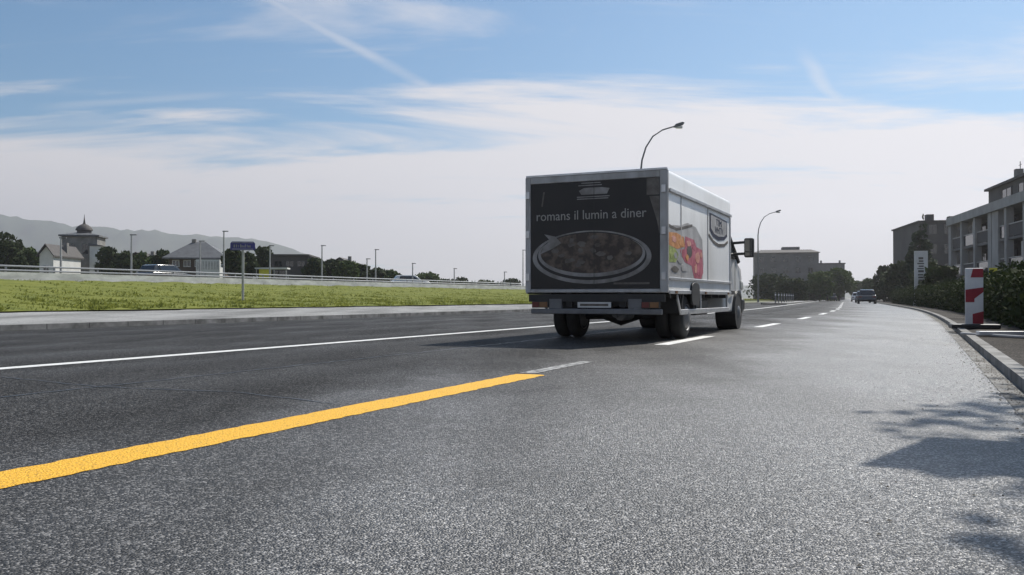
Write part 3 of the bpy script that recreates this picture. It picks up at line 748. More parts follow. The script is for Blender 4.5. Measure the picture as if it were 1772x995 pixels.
# big hipped house
Z = 100; hh = empty('hipped_house', (X(340, Z), Z, GZ), R(6), 'large dark timber house under a broad grey hipped roof', 'house')
def h1(y): return H(y, 100) - GZ
mb = MB(); mb.box(-3.1, 2.9, 0, 7, -.5, h1(443)); mb.build('wall', M['timber'], hh)
mb = MB(); e = h1(446)
mb.add([(-3.7, -.6, e), (3.6, -.6, e), (3.6, 7.6, e), (-3.7, 7.6, e), (-1.2, 3.0, h1(416)), (.3, 3.0, h1(416)), (-3.7, -.6, e-.15), (3.6, -.6, e-.15), (3.6, 7.6, e-.15), (-3.7, 7.6, e-.15)],
       [(0, 1, 5, 4), (1, 2, 5), (2, 3, 4, 5), (3, 0, 4), (0, 6, 7, 1), (1, 7, 8, 2), (2, 8, 9, 3), (3, 9, 6, 0), (6, 9, 8, 7)])
rf = mb.build('roof', M['roofs'], hh)
mb = MB(); mb.box(-1.25, -.8, 2.8, 3.2, h1(420), h1(411)); mb.build('chimney', M['stone'], rf)
for i in range(3): window(hh, -2.7 + i * 1.25, -1.9 + i * 1.25, h1(462), h1(450), -.02)
mb = MB(); mb.box(.35, 2.95, -1.7, -.06, -.5, h1(450)); cons = mb.build('conservatory', M['render_w'], hh)
for i in range(8):
    mb = MB(); mb.box(.45 + i * .31, .66 + i * .31, -1.73, -1.68, h1(467), h1(453)); mb.build('pane', M['palegrey'], cons)
# low flat building
Z = 104; fb = empty('flat_building', (X(502, Z), Z, GZ), R(4), 'low dark flat-roofed building between the shelter and the tree row', 'building')
mb = MB(); mb.box(-2.2, 2.1, 0, 8, -.5, H(443, Z) - GZ); mb.build('wall', M['render_d'], fb)
mb = MB(); mb.box(-2.4, 2.3, -.3, 8.3, H(443, Z) - GZ, H(440, Z) - GZ); mb.build('roof', M['rooft'], fb)
for i in range(3): window(fb, -1.9 + i * 1.35, -.9 + i * 1.35, H(462, Z) - GZ, H(451, Z) - GZ, -.02, frame='render_d')
# shelter with yellow side
Z = 95; sh = empty('bus_shelter', (X(469, Z), Z, GZ), R(3), 'shelter with a thin white flat roof and a yellow side panel', 'shelter')
rz_ = H(463, Z) - GZ
mb = MB(); mb.box(-1.75, 1.75, -.1, 1.6, rz_ - .16, rz_); mb.build('roof', M['render_w'], sh)
mb = MB(); mb.box(-1.3, -.25, .0, 1.3, 0, rz_ - .17); mb.build('side_panel', M['yellowpaint'], sh)
mb = MB(); mb.box(-.2, 1.5, 1.3, 1.36, .1, rz_ - .3); mb.build('back_panel', M['glass'], sh)
for xx in (-1.6, .3, 1.6):
    mb = MB(); mb.cbox(xx, .1, (rz_ - .16) / 2, .09, .09, rz_ - .17); mb.build('post', M['palepole'], sh)
mb = MB(); mb.box(.1, 1.4, .85, 1.2, .42, .48); mb.box(.2, .3, .9, 1.15, 0, .42); mb.box(1.2, 1.3, .9, 1.15, 0, .42); mb.build('bench', M['timber'], sh)

# ------------------------------------------------------------------ cars
def car(loc, rz, paint, label, group=None, Lc=4.2, Hc=1.48):
    root = empty('parked_car', loc, rz, label, 'car', group); h = Lc / 2
    mb = MB(); prof_c = [(-h, .38), (-h + .05, .75), (-h + .25, .92), (h - .95, .90), (h - .25, .78), (h, .6), (h, .3), (h - .2, .24), (-h + .2, .24)]
    mb.prism(prof_c, 'x', -.86, .86); mb.build('body', M[paint], root, bevel=.06, bseg=3, smooth=True)
    mb = MB(); cab = [(-h + .3, .90), (-h + .65, Hc - .06), (-h + .9, Hc), (.25, Hc), (.45, Hc - .05), (h - 1.0, .88)]
    a = .80; b = .62; n = len(cab); vs = []
    for sgn in (-1, 1):
        for y, z in cab: vs.append((sgn * (a + (b - a) * max(0, (z - .9) / (Hc - .9))), y, z))
    mb.add(vs, [tuple(range(n)), tuple(range(n, 2*n))] + [(i, (i+1) % n, n+(i+1) % n, n+i) for i in range(n)])
    cabin = mb.build('cabin', M[paint], root, bevel=.03, smooth=True)
    for sgn in (-1, 1):
        mb = MB(); q = [(-h + .68, .96), (-h + .88, Hc - .1), (.22, Hc - .1), (h - 1.22, .96)]
        v = [(sgn * (a + (b - a) * (z - .9) / (Hc - .9) + .012), y, z) for y, z in q] + [(sgn * (a + (b - a) * (z - .9) / (Hc - .9) - .03), y, z) for y, z in q]
        mb.add(v, [(0, 1, 2, 3), (4, 5, 6, 7), (0, 1, 5, 4), (1, 2, 6, 5), (2, 3, 7, 6), (3, 0, 4, 7)]); mb.build('side_window', M['glass'], root)
    for (y0, z0, y1, z1, nm) in ((-h + .33, .97, -h + .62, Hc - .12, 'rear_window'), (h - 1.08, .95, .52, Hc - .1, 'windscreen')):
        mb = MB(); d = -.02 if nm == 'rear_window' else .02
        v = [(-.68, y0 + d, z0), (.68, y0 + d, z0), (.56, y1 + d, z1), (-.56, y1 + d, z1)]
        v += [(x, y - 2 * d, z) for x, y, z in v]
        mb.add(v, [(0, 1, 2, 3), (4, 5, 6, 7), (0, 1, 5, 4), (1, 2, 6, 5), (2, 3, 7, 6), (3, 0, 4, 7)]); mb.build(nm, M['glass'], root)
    for sx_ in (-1, 1):
        for yy in (-h + .8, h - .85):
            mb = MB(); mb.lathe([(.2, -.1), (.3, -.1), (.31, -.06), (.31, .06), (.3, .1), (.2, .1)], 16, 'x'); wv = mb.build('wheel', M['tyre'], root, smooth=True)
            wv.location = (sx_ * .80, yy, .31)
            mb = MB(); mb.lathe([(.19, -.02), (.19, .02), (.05, .04)], 12, 'x', (sx_ * .085, 0, 0)); mb.build('rim', M['rim'], wv)
        mb = MB(); mb.cbox(sx_ * .66, -h + .03, .72, .3, .08, .14); mb.build('tail_light', M['redlens'], root)
        mb = MB(); mb.cbox(sx_ * .62, h - .06, .66, .32, .12, .12); mb.build('headlight', M['lampglass'], root)
    return root
def on_road(s, n): x, y = P(s, n); return (x, y, 0.0)
car((X(710, 93), 93, GZ), R(-70), 'carwhite', 'small white car on the raised road behind the guard rail')
for px_, n_, pt_, lb_ in ((285, -50, 'cardark', 'dark car on the raised road before the big roofed house'),):
    r_ = (px_ - 886) / F; Z_ = n_ / (.9063 * r_ - .4226); car((X(px_, Z_), Z_, GZ), R(-A0), pt_, lb_)
car((X(826, 120), 120, 0.6), R(-80), 'cargrey', 'grey car far off left of the truck')
car(on_road(98, -.75), -heading(98), 'cardark', 'dark car parked by the right kerb, nearest of the far row', 'cars parked along the right kerb')
car(on_road(118, -.8), -heading(118), 'cargrey', 'grey car parked by the right kerb behind the dark one', 'cars parked along the right kerb')
car(on_road(150, -1.1), -heading(150), 'carwhite', 'white car farthest down the right kerb', 'cars parked along the right kerb')
car(on_road(172, -5.2), -heading(172), 'cardark', 'dark car far ahead in the driving lane')

# bollards on the island
bl = None
for i in range(8):
    s = 86 + i * 4.2
    lab = ['bollard at the near tip of the island', 'second bollard from the near tip of the island', 'third bollard along the island', 'fourth bollard, at the middle of the island', 'bollard just beyond the middle of the island', 'third bollard from the far end of the island', 'next to last bollard on the island', 'bollard at the far end of the island'][i]
    if bl is None:
        bl = o = empty('bollard', (0, 0, 0), 0, None, 'bollard', 'bollards on the traffic island')
        mb = MB(); mb.lathe([(.10, 0), (.10, .03), (.065, .05), (.06, .95), (.045, 1.0), (.02, 1.02)], 12); mb.build('post', M['pole'], bl, smooth=True)
        mb = MB(); mb.lathe([(.068, .72), (.068, .86)], 12); mb.build('reflective_band', M['signwhite'], bl)
    else: o = copy_tree(bl)
    o['label'] = 'dark ' + lab
    x, y = P(s, -9.0); o.location = (x, y, .12)

# ------------------------------------------------------------------ street lamps
def lamp(px, Z, top, arm_px, label):
    h = H(top, Z); a = (arm_px - px) / F * Z
    root = empty('street_lamp', (X(px, Z), Z, 0.0), 0, label, 'street lamp', 'curved street lamps on the left roadside')
    r0 = .11
    mb = MB(); pts = [(0, 0, -.1), (0, 0, h * .45), (0, 0, h * .73)]
    c = [(0.00, .73), (.03, .80), (.12, .87), (.28, .93), (.50, .965), (.78, .985)]
    pts += [(a * u, 0, h * v) for u, v in c[1:]]
    rad = [r0, r0 * .8, r0 * .62] + [r0 * .52, r0 * .48, r0 * .44, r0 * .42, r0 * .4]
    mb.tube(pts, rad, 10); mb.build('pole', M['pole'], root, smooth=True)
    mb = MB(); v = [(a * .74, h * .98), (a * .80, h * .997), (a * .95, h * 1.008), (a * 1.0, h * 1.004), (a * .97, h * .992), (a * .80, h * .978)]
    mb.prism(v, 'y', -.14, .14); hd = mb.build('lamp_head', M['pole'], root, bevel=.03)
    mb = MB(); mb.box(a * .81, a * .95, -.11, .11, h * .974, h * .984); mb.build('lens', M['lampglass'], hd)
    mb = MB(); mb.lathe([(.2, 0), (.2, .06), (.14, .1), (.13, .9), (.1, 1.0)], 12); mb.build('base', M['pole'], root, smooth=True)
    return root
lamp(1109, 57, 213, 1185, 'tall dark curved street lamp rising behind the truck')
lamp(1312, 109, 364, 1352, 'smaller distant street lamp right of the truck mirror')

# ------------------------------------------------------------------ far block
Z = 215; cb = empty('apartment_block', (X(1361, Z), Z, 0), R(-14), 'wide grey block of flats at the far end of the road', 'building')
bw = 7.6
mb = MB(); mb.box(-bw, bw, 0, 12, -.3, H(437, Z)); mb.build('wall', M['render_g'], cb)
mb = MB(); e = H(437, Z); mb.add([(-bw-.4, -.4, e), (bw+.4, -.4, e), (bw+.4, 12.4, e), (-bw-.4, 12.4, e), (-bw+1.6, 3, H(431, Z)), (bw-1.6, 3, H(431, Z)), (bw-1.6, 9, H(431, Z)), (-bw+1.6, 9, H(431, Z))],
    [(3, 2, 1, 0), (0, 1, 5, 4), (1, 2, 6, 5), (2, 3, 7, 6), (3, 0, 4, 7), (4, 5, 6, 7)]); rf = mb.build('roof', M['rooft'], cb)
mb = MB(); mb.box(-.8, 3.4, 3.4, 8, H(431.5, Z), H(426, Z)); mb.build('roof_hut', M['render_g'], rf)
for k in range(4):
    for i in range(5):
        x0 = -6.6 + i * 2.9; window(cb, x0, x0 + 1.3, 1.2 + k * 2.75, 2.6 + k * 2.75, -.02, frame='render_g')
Z = 262; c2 = empty('apartment_block', (X(1434, Z), Z, 0), R(-12), 'smaller grey block half hidden by trees right of the wide block', 'building')
mb = MB(); mb.box(-4.6, 4.6, 0, 10, -.3, H(457, Z)); mb.build('wall', M['render_g'], c2)
mb = MB(); mb.box(-4.8, 4.8, -.2, 10.2, H(457, Z), H(455, Z)); rf = mb.build('roof', M['rooft'], c2)
for xx in (-3.2, -2.0, 3.4):
    mb = MB(); mb.box(xx, xx + .5, 3, 3.5, H(455, Z), H(450, Z)); mb.build('chimney', M['stone'], rf)
for k in range(3):
    for i in range(4): window(c2, -4 + i * 2.2, -2.9 + i * 2.2, 1.4 + k * 2.8, 2.7 + k * 2.8, -.02, frame='render_g')

# dark flat-roofed building
Z = 116; db = empty('flat_building', (X(1600, Z), Z, 0), R(-12), 'dark tall flat-roofed building behind the pointed conifer', 'building')
mb = MB(); mb.box(-.6, 9, 0, 16, -.3, H(384, Z)); mb.build('wall', M['render_d'], db)
mb = MB(); mb.box(-.8, 9.2, -.2, 16.2, H(384, Z), H(381.5, Z)); mb.build('roof', M['rooft'], db)
for k in range(4):
    for i in range(2): window(db, .5 + i * 1.9, 1.6 + i * 1.9, 1.2 + k * 2.6, 2.6 + k * 2.6, -.02, frame='render_d')

# balconied building on the right
A = Vector((X(1642, 85), 85)); B = Vector((X(1850, 55), 55)); ex = (B - A); LB = ex.length; ang = math.atan2(ex.y, ex.x)
ab = empty('balcony_building', (A.x, A.y, 0), ang, 'modern building with white columns, deep balconies and a set-back dark penthouse', 'building')
top = 8.35
M['column'] = mat('pale_grey_render', (0.40, 0.395, 0.385), 0.85, (0.28, 0.275, 0.265), 0.9, 0.2, 15, stretch=(1, 1, .4))
M['loggia'] = mat('dark_brown_wall', (0.05, 0.046, 0.043), 0.85, (0.035, 0.032, 0.03), 0.5)
mb = MB(); mb.box(0.3, LB, 2.4, 14, -.3, top - .5); mb.build('wall', M['loggia'], ab)
mb = MB(); mb.box(0.3, LB, 0.35, 2.39, -.3, 2.7); mb.build('plinth_wall', M['render_g'], ab)
# fascia with a rounded end
mb = MB(); pl = [(LB, -.25), (LB, 3)]
for i in range(9):
    a = R(90 + i * 22.5 / 1.0 * .5); pl.append((0.7 + 1.0 * math.cos(a) - .4, 1.2 + 1.0 * math.sin(a)))
pl += [(-.7, .6), (-.4, .0), (.2, -.25)]
mb.prism(pl, 'z', top - .75, top); mb.build('roof_fascia', M['column'], ab)
mb = MB(); mb.box(.8, LB, .6, 13.6, top + .002, top + .12); mb.build('roof_terrace', M['render_g'], ab)
mb = MB(); mb.box(5.2, LB, 2.2, 12, top + .12, 10.35); ph = mb.build('penthouse', M['render_d'], ab)
mb = MB(); mb.box(4.9, LB, 1.9, 12.4, 10.35, 10.55); mb.build('penthouse_roof', M['rooft'], ab)
nb = 7; bwid = LB / nb
for i in range(nb):
    x0 = i * bwid
    wdt = .55 if i % 3 else .95
    mb = MB(); mb.box(x0 + .15, x0 + .15 + wdt, -.05, .5, 2.7, top - .75); mb.build('column', M['column'], ab, bevel=.02)
    if i == 3:
        mb = MB(); mb.box(x0 + 1.2, x0 + 2.9, -.02, .6, 2.7, top - .75); mb.build('stair_tower', M['column'], ab, bevel=.02)
    for k in range(2):
        z = 2.7 + k * 2.6
        if k:
            mb = MB(); mb.box(x0 + .2, x0 + bwid, .1, 2.39, z - .2, z); mb.build('balcony_slab', M['render_g'], ab)
        mb = MB(); mb.box(x0 + .75 if wdt < .9 else x0 + 1.15, x0 + bwid + .1, .12, .2, z + .05, z + .95); mb.build('balcony_panel', M['render_d'] if (i + k) % 2 else M['glass'], ab)
        mb = MB(); mb.box(x0 + .75, x0 + bwid + .1, .08, .22, z + .98, z + 1.04); mb.build('handrail', M['steel'], ab)
        window(ab, x0 + .9, x0 + 2.1, z + .1, z + 2.1, 2.36, frame='render_d'); window(ab, x0 + 2.5, x0 + 3.8, z + .1, z + 2.1, 2.36, frame='rooft')
    if x0 > 5: window(ph, x0 + .6, x0 + 3.2, top + .4, 10.0, 2.16, frame='rooft')
for i, (x0, y0, w0, d0, h0) in enumerate(((6.2, 4, 1.1, 1.1, .9), (9.0, 3.2, .6, .6, 1.2), (12.5, 5, 1.8, 1.2, .7), (16, 3.5, .5, .5, 1.4))):
    mb = MB(); mb.box(x0, x0 + w0, y0, y0 + d0, 10.552, 10.55 + h0); mb.build('chimney', M['stone'] if i % 2 else M['rooft'], ab)
for x0, h0 in ((2.0, 1.3), (3.6, .9)):
    mb = MB(); mb.box(x0, x0 + 1.0, 3.2, 4.6, top + .122, top + h0); mb.build('roof_unit', M['render_g'], ab)
mb = MB(); mb.tube([(8, 4, 10.56), (8, 4, 12.6)], .035, 6); mb.tube([(7.6, 4, 12.3), (8.4, 4, 12.3)], .025, 6); mb.build('aerial', M['pole'], ab)
for i in range(1, nb):      # things people keep on their balconies
    for k in range(2):
        z = 2.7 + k * 2.6; x0 = i * bwid + 1.3 + (i * 7 % 5) * .3
        if (i + k) % 2:
            mb = MB(); mb.lathe([(.16, 0), (.2, .35), (.2, .36)], 10, 'z', (x0, .9, z + .02)); mb.build('plant_pot', M['timber'], ab)
            mb = MB(); leaf_cloud(mb, rng, [(x0, .9, z + .75, .35, .45)], 60, .1); mb.build('pot_plant', M['leafm'], ab)
        else:
            mb = MB(); mb.box(x0, x0 + 1.5, .55, .62, z + .9, z + 2.2); mb.build('awning', M['palegrey'], ab)
# roof plant on the dark building
for x0, h0 in ((.8, 1.0), (3.6, .7), (6.4, 1.3)):
    mb = MB(); mb.box(x0, x0 + .9, 2.0, 3.2, H(381.4, 116), H(381.5, 116) + h0); mb.build('roof_unit', M['render_d'], db)
# white pylon by the road
Z = 62; py_ = empty('pylon_sign', (X(1594, Z), Z, .07), R(-14), 'narrow white upright pylon with grey lettering on the right roadside', 'sign')
mb = MB(); mb.box(-.44, .44, -.09, .09, .3, H(436, Z)); mb.build('panel', M['render_w'], py_, bevel=.02)
mb = MB(); rr = random.Random(2); z = 1.5
while z < 3.5:
    hh_ = rr.uniform(.07, .16); mb.box(-.26 + rr.uniform(0, .1), .22 - rr.uniform(0, .12), -.098, -.0905, z, z + hh_); z += hh_ + rr.uniform(.06, .12)
mb.build('lettering', M['printgrey'], py_)
mb = MB(); mb.box(-.5, .5, -.16, .16, -.1, .3); mb.build('base', M['concrete'], py_)
# low pale wall behind the hedge
mb = MB(); a = P(52, 6.5); b = P(30, 7.8); d = Vector((b[0]-a[0], b[1]-a[1])); o = empty('garden_wall', (a[0], a[1], 0), math.atan2(d.y, d.x), 'low pale garden wall rising just above the far hedge', 'wall')
mb.box(0, d.length, 0, .25, -.1, 1.45); mb.build('wall_face', M['render_g'], o)
mb = MB(); mb.box(-.05, d.length + .05, -.05, .3, 1.452, 1.53); mb.build('coping', M['render_w'], o)

# ------------------------------------------------------------------ roadworks things on the right kerb
Z = 16.0; cz = 0.07
gb = empty('guide_board', (X(1686, Z), Z, cz), R(-20), 'red and white chevron guide board standing before the hedge', 'traffic sign')
zt, zb = H(464, Z) - cz, H(562, Z) - cz; w2 = .15
mb = MB(); mb.box(-w2, w2, 0, .04, zb, zt); mb.build('panel', M['signwhite'], gb, bevel=.01)
mb = MB(); hgt = zt - zb
mb = MB(); mb.prism([(-.02, zt - .01), (w2 * .98, zt - .01), (w2 * .98, zt - .17), (-.06, zt - .17)], 'y', -.008, -.002); mb.build('red_marking', M['red'], gb)
mb = MB(); mb.prism([(-w2 * .98, zb + .62 * hgt), (w2 * .98, zb + .66 * hgt), (w2 * .98, zb + .58 * hgt), (.0, zb + .46 * hgt), (0, zb + .40 * hgt), (-w2 * .98, zb + .40 * hgt)], 'y', -.008, -.002); mb.build('red_marking', M['red'], gb)
mb = MB(); mb.prism([(-.03, zb + .19 * hgt), (w2 * .98, zb + .24 * hgt), (w2 * .98, zb + .02), (-.03, zb + .02)], 'y', -.008, -.002); mb.build('red_marking', M['red'], gb)
mb = MB(); mb.box(-.03, .03, .042, .085, 0, zt - .05); mb.build('support', M['steel'], gb)
mb = MB(); mb.box(-.4, .4, -.2, .3, 0, .085); mb.build('foot', M['plastic'], gb, bevel=.02)
# white barrier plank lying low on trestle feet
Z = 12.6; bp_ = empty('barrier', (X(1680, Z) + .12, Z, .07), R(0), 'low white barrier plank on splayed white feet beside the kerb', 'barrier')
zc_ = .05
mb = MB(); mb.box(-.03, 2.4, -.05, .05, zc_ - .025, zc_ + .035); mb.build('plank', M['signwhite'], bp_, bevel=.01)
for xx in (.18, 2.1):
    mb = MB(); mb.tube([(xx - .16, .55, .0 + .025), (xx + .14, -.75, .025)], .022, 8); mb.build('foot', M['palepole'], bp_, smooth=True)
# unseen square panel on a high post, added to cast a shadow wedge
ws_ = empty('shadow_sign', (4.02, 5.69, .08), R(-25), 'unseen square sign on a steel post, added to shade the road', 'traffic sign')
mb = MB(); mb.tube([(0, .05, -.1), (0, .05, 3.7)], .035, 10); mb.build('post', M['steel'], ws_, smooth=True)
mb = MB(); mb.box(-.45, .45, -.02, .01, 2.72, 3.72); mb.build('panel', M['signwhite'], ws_, bevel=.01)
# small yellow sign near the building
Z = 40; ys = empty('small_sign', (X(1720, Z), Z, .07), R(-15), 'small yellow square sign on a post behind the hedge', 'sign')
mb = MB(); mb.cbox(0, 0, H(469, Z) - .07, .4, .03, .3); mb.build('panel', M['yellowpaint'], ys)
mb = MB(); mb.tube([(0, .05, -.1), (0, .05, H(466, Z) - .07)], .03, 8); mb.build('post', M['steel'], ys)

# ------------------------------------------------------------------ the truck
T = empty('delivery_truck', (1.217, 12.865, 0), R(-A0), 'white box delivery truck seen from behind with a dark food picture on its tail', 'truck')
BW, BL, BZ0, BZ1 = 1.10, 4.60, .715, 2.49
def tp(mb, name, m, parent=T, **k): return mb.build(name, M[m] if isinstance(m, str) else m, parent, **k)
# box body: rounded top edges
mb = MB(); rr = .07
poly = [(-BW, BZ0), (BW, BZ0), (BW, BZ1 - rr)] + [(BW - rr + rr * math.cos(R(a)), BZ1 - rr + rr * math.sin(R(a))) for a in (30, 60, 90)] + [(-BW + rr - rr * math.sin(R(a)), BZ1 - rr + rr * math.cos(R(a))) for a in (0, 30, 60, 90)]
mb.prism(poly, 'y', .03, BL)
body = tp(mb, 'cargo_box', 'boxwhite', smooth=True, auto=35)
# rear frame
mb = MB(); fw = .075
mb.box(-BW - .012, -BW + fw, -.012, .05, BZ0, BZ1 - .02); mb.box(BW - fw - .03, BW + .012, -.012, .05, BZ0, BZ1 - .02)
mb.box(-BW + fw, BW - fw - .03, -.012, .05, BZ1 - .12, BZ1 - .02); mb.box(-BW + fw, BW - fw - .03, -.012, .05, BZ0, BZ0 + .05)
tp(mb, 'rear_frame', 'alurear', bevel=.008)
mb = MB(); mb.box(-BW + .0, BW, -.02, .045, BZ1 - .022, BZ1 + .012); tp(mb, 'roof_edge', 'alu', bevel=.006)
# rear door with the print
mb = MB(); mb.box(-BW + fw + .004, BW - fw - .034, -.004, .028, BZ0 + .054, BZ1 - .124); door = tp(mb, 'rear_door', 'printdark')
mb = MB(); mb.box(BW - .30, BW - fw - .036, -.0065, -.0043, 2.12, BZ1 - .126); tp(mb, 'print_corner', 'printgrey', door)
mb = MB(); mb.prism([(BW - .26, 2.10), (BW - fw - .036, 2.10), (BW - fw - .036, 1.55), (BW - .15, 1.75)], 'y', -.0065, -.0043); tp(mb, 'print_corner', 'printgrey', door)
def ell(cx_, cz_, a, b, n=56, t0=0, t1=360): return [(cx_ + a * math.cos(R(t0 + (t1 - t0) * i / n)), cz_ + b * math.sin(R(t0 + (t1 - t0) * i / n))) for i in range(n)]
def ring(mb, cx_, cz_, a, b, a2, b2, y0, y1, dz=0):
    n = 64; vs = []
    for (aa, bb, dd) in ((a, b, 0), (a2, b2, dz)):
        for y in (y0, y1):
            vs += [(cx_ + aa * math.cos(2*math.pi*i/n), y, cz_ + dd + bb * math.sin(2*math.pi*i/n)) for i in range(n)]
    fs = []
    for i in range(n):
        j = (i+1) % n
        fs += [(i, j, 2*n+j, 2*n+i), (i, j, n+j, n+i), (2*n+i, 2*n+j, 3*n+j, 3*n+i), (n+i, n+j, 3*n+j, 3*n+i)]
    mb.add(vs, fs)
PX, PZ = -.06, 1.27
mb = MB(); ring(mb, PX, PZ - .03, .93, .395, .80, .30, -.0085, -.0045, .06); tp(mb, 'plate_rim', 'printplate', door)
mb = MB(); ring(mb, PX, PZ - .02, .86, .35, .84, .335, -.0100, -.0088, .03); tp(mb, 'plate_line', 'printdark', door)
mb = MB(); mb.prism(ell(PX, PZ + .035, .80, .31), 'y', -.0075, -.0045); tp(mb, 'plate_food', 'printfood', door)
rf_ = random.Random(11)
for i in range(26):
    mb = MB()
    a = rf_.uniform(0, 6.28); d = math.sqrt(rf_.random()); x = PX + .66 * d * math.cos(a); z = PZ + .05 + .22 * d * math.sin(a)
    mb.prism([(x + q * rf_.uniform(.5, 1.1) * rf_.uniform(.05, .09), z + w_ * rf_.uniform(.02, .045)) for q, w_ in ((1, 0), (.6, .8), (-.3, 1), (-1, .1), (-.5, -.9), (.5, -.8))], 'y', -.0090 - i * .00004, -.0078)
    tp(mb, 'food_piece', 'printgrey' if i % 3 else 'printfood', door)
mb = MB(); mb.prism([(-.80, 1.60), (-.62, 1.56), (-.52, 1.46), (-.66, 1.38), (-.86, 1.30), (-.80, 1.42), (-.70, 1.50)], 'y', -.0108, -.0102); tp(mb, 'napkin', 'printplate', door)
def text(body_, size, name, m, parent, loc, rot, ext=.001, sx_=1.0, shear=0.0):
    cu = bpy.data.curves.new('t', 'FONT'); cu.body = body_; cu.size = size; cu.extrude = ext; cu.align_x = 'CENTER'; cu.align_y = 'CENTER'; cu.resolution_u = 3; cu.shear = shear
    tmp = bpy.data.objects.new('t', cu); COL.objects.link(tmp)
    me = bpy.data.meshes.new_from_object(tmp.evaluated_get(bpy.context.evaluated_depsgraph_get()))
    bpy.data.objects.remove(tmp)
    me.materials.clear(); me.materials.append(M[m])
    o = bpy.data.objects.new(name, me); COL.objects.link(o); o.parent = parent; o.location = loc; o.rotation_euler = rot; o.scale = (sx_, 1, 1)
    return o
text('romans il lumin a diner', .20, 'lettering', 'printtext', door, (-.07, -.0075, 1.865), (R(90), 0, 0), sx_=.93)
mb = MB(); mb.box(-.004, .004, -.0118, -.0112, BZ0 + .06, BZ1 - .13); tp(mb, 'door_seam', 'chassis', door)
mb = MB()   # pale emblem lines near the top
for z, a, b in ((2.335, -.20, .10), (2.30, -.25, .12), (2.13, -.27, .24), (2.10, -.27, .22)): mb.box(a, b, -.0065, -.0045, z, z + .014)
mb.prism([(-.2, 2.17), (.2, 2.17), (.24, 2.25), (.12, 2.27), (-.16, 2.27), (-.24, 2.23)], 'y', -.006, -.0045)
tp(mb, 'emblem', 'printplate', door)
mb = MB(); mb.prism([(-.85, 2.02), (-.825, 2.02), (-.79, 2.24), (-.815, 2.24)], 'y', -.006, -.0045); tp(mb, 'candle_print', 'printgrey', door)
mb = MB(); mb.box(.30, .84, -.006, -.0045, .835, .862); tp(mb, 'print_stripe', 'printgrey', door)
for sx_ in (-1, 1):      # hinges on the door edges
    for z in (.95, 1.6, 2.2):
        mb = MB(); mb.cbox(sx_ * (BW - .035) - (.012 if sx_ > 0 else 0), -.022, z, .06, .02, .11); tp(mb, 'hinge', 'alu', bevel=.004)
# roof side rails, lower rails and corner trims on both flanks
for sx_ in (-1, 1):
    def fl(a, b): return (BW + a, BW + b) if sx_ > 0 else (-BW - b, -BW - a)
    for z0, z1, d, nm, m in ((2.165, 2.215, .035, 'upper_rail', 'alu'), (.895, .935, .03, 'lower_rail', 'alu'), (BZ0 - .02, BZ0 + .035, .025, 'bottom_rail', 'alu')):
        x0, x1 = fl(.001, d); mb = MB(); mb.box(x0, x1, .06, BL - .02, z0, z1); tp(mb, nm, m, bevel=.006)
    x0, x1 = fl(.001, .012); mb = MB(); mb.box(x0, x1, BL - .09, BL + .008, BZ0 + .04, 2.16); tp(mb, 'front_corner_trim', 'alu', bevel=.004)
    for s0 in (.78, 2.62):
        x0, x1 = fl(.001, .007); mb = MB(); mb.box(x0, x1, s0, s0 + .035, .94, 2.16); tp(mb, 'panel_joint', 'palegrey')
    # skirt lamps
    for s0 in (.35, 2.3, 4.2):
        x0, x1 = fl(.026, .04); mb = MB(); mb.box(x0, x1, s0, s0 + .1, .70, .735); tp(mb, 'side_marker', 'amberlens')
# side prints on the right flank
xf = BW + .002
def sprint(poly_, name, m, lift=0.0, par=body):
    mb = MB(); mb.prism(poly_, 'x', xf + lift, xf + lift + .002); return tp(mb, name, m, par)
sprint([(.06, 1.62), (.30, 1.70), (.7, 1.72), (1.2, 1.80), (1.75, 1.77), (2.2, 1.6), (2.3, 1.2), (2.2, .945), (.06, .945)], 'food_print', 'palegrey')
sprint([(.06, 1.58), (.5, 1.60), (.95, 1.56), (1.02, 1.42), (.55, 1.36), (.06, 1.40)], 'orange_print', 'orange', .0025)
sprint([(.06, 1.395), (.45, 1.36), (.62, 1.28), (.45, 1.16), (.06, 1.15)], 'green_print', 'green', .0025)
sprint([(1.04, 1.58), (1.62, 1.56), (1.72, 1.46), (2.2, 1.42), (2.26, 1.05), (2.1, .95), (1.62, .95), (1.45, 1.14), (1.02, 1.18), (.80, 1.28), (.70, 1.36), (1.0, 1.38)], 'pink_print', 'pink', .0025)
sprint(ell(1.30, 1.36, .17, .10, 20), 'dark_print', 'printgrey', .005)
sprint([(.06, 1.70), (.5, 1.67), (.9, 1.72), (1.5, 1.80), (1.5, 1.76), (.9, 1.675), (.5, 1.63), (.06, 1.655)], 'stem_print', 'printgrey', .0025)
rp_ = random.Random(8)
for i, (y_, z_, a_, b_, m_) in enumerate(((.35, 1.50, .15, .05, 'salmon'), (.78, 1.47, .14, .06, 'orange'), (.22, 1.28, .10, .07, 'green'), (.44, 1.26, .09, .05, 'palegrey'), (1.25, 1.48, .13, .05, 'salmon'),
        (1.62, 1.46, .12, .06, 'pink'), (1.85, 1.28, .16, .09, 'salmon'), (1.95, 1.06, .14, .06, 'pink'), (1.72, 1.10, .09, .08, 'salmon'), (1.15, 1.26, .10, .05, 'orange'), (.70, 1.20, .16, .05, 'palegrey'),
        (.95, 1.09, .20, .06, 'palegrey'), (.40, 1.06, .20, .05, 'printgrey'), (2.1, 1.34, .08, .05, 'salmon'))):
    pl_ = [(y_ + a_ * rp_.uniform(.8, 1.15) * math.cos(2 * math.pi * k / 14), z_ + b_ * rp_.uniform(.75, 1.2) * math.sin(2 * math.pi * k / 14)) for k in range(14)]
    sprint(pl_, 'food_slice', m_, .0055 + i * .0001)
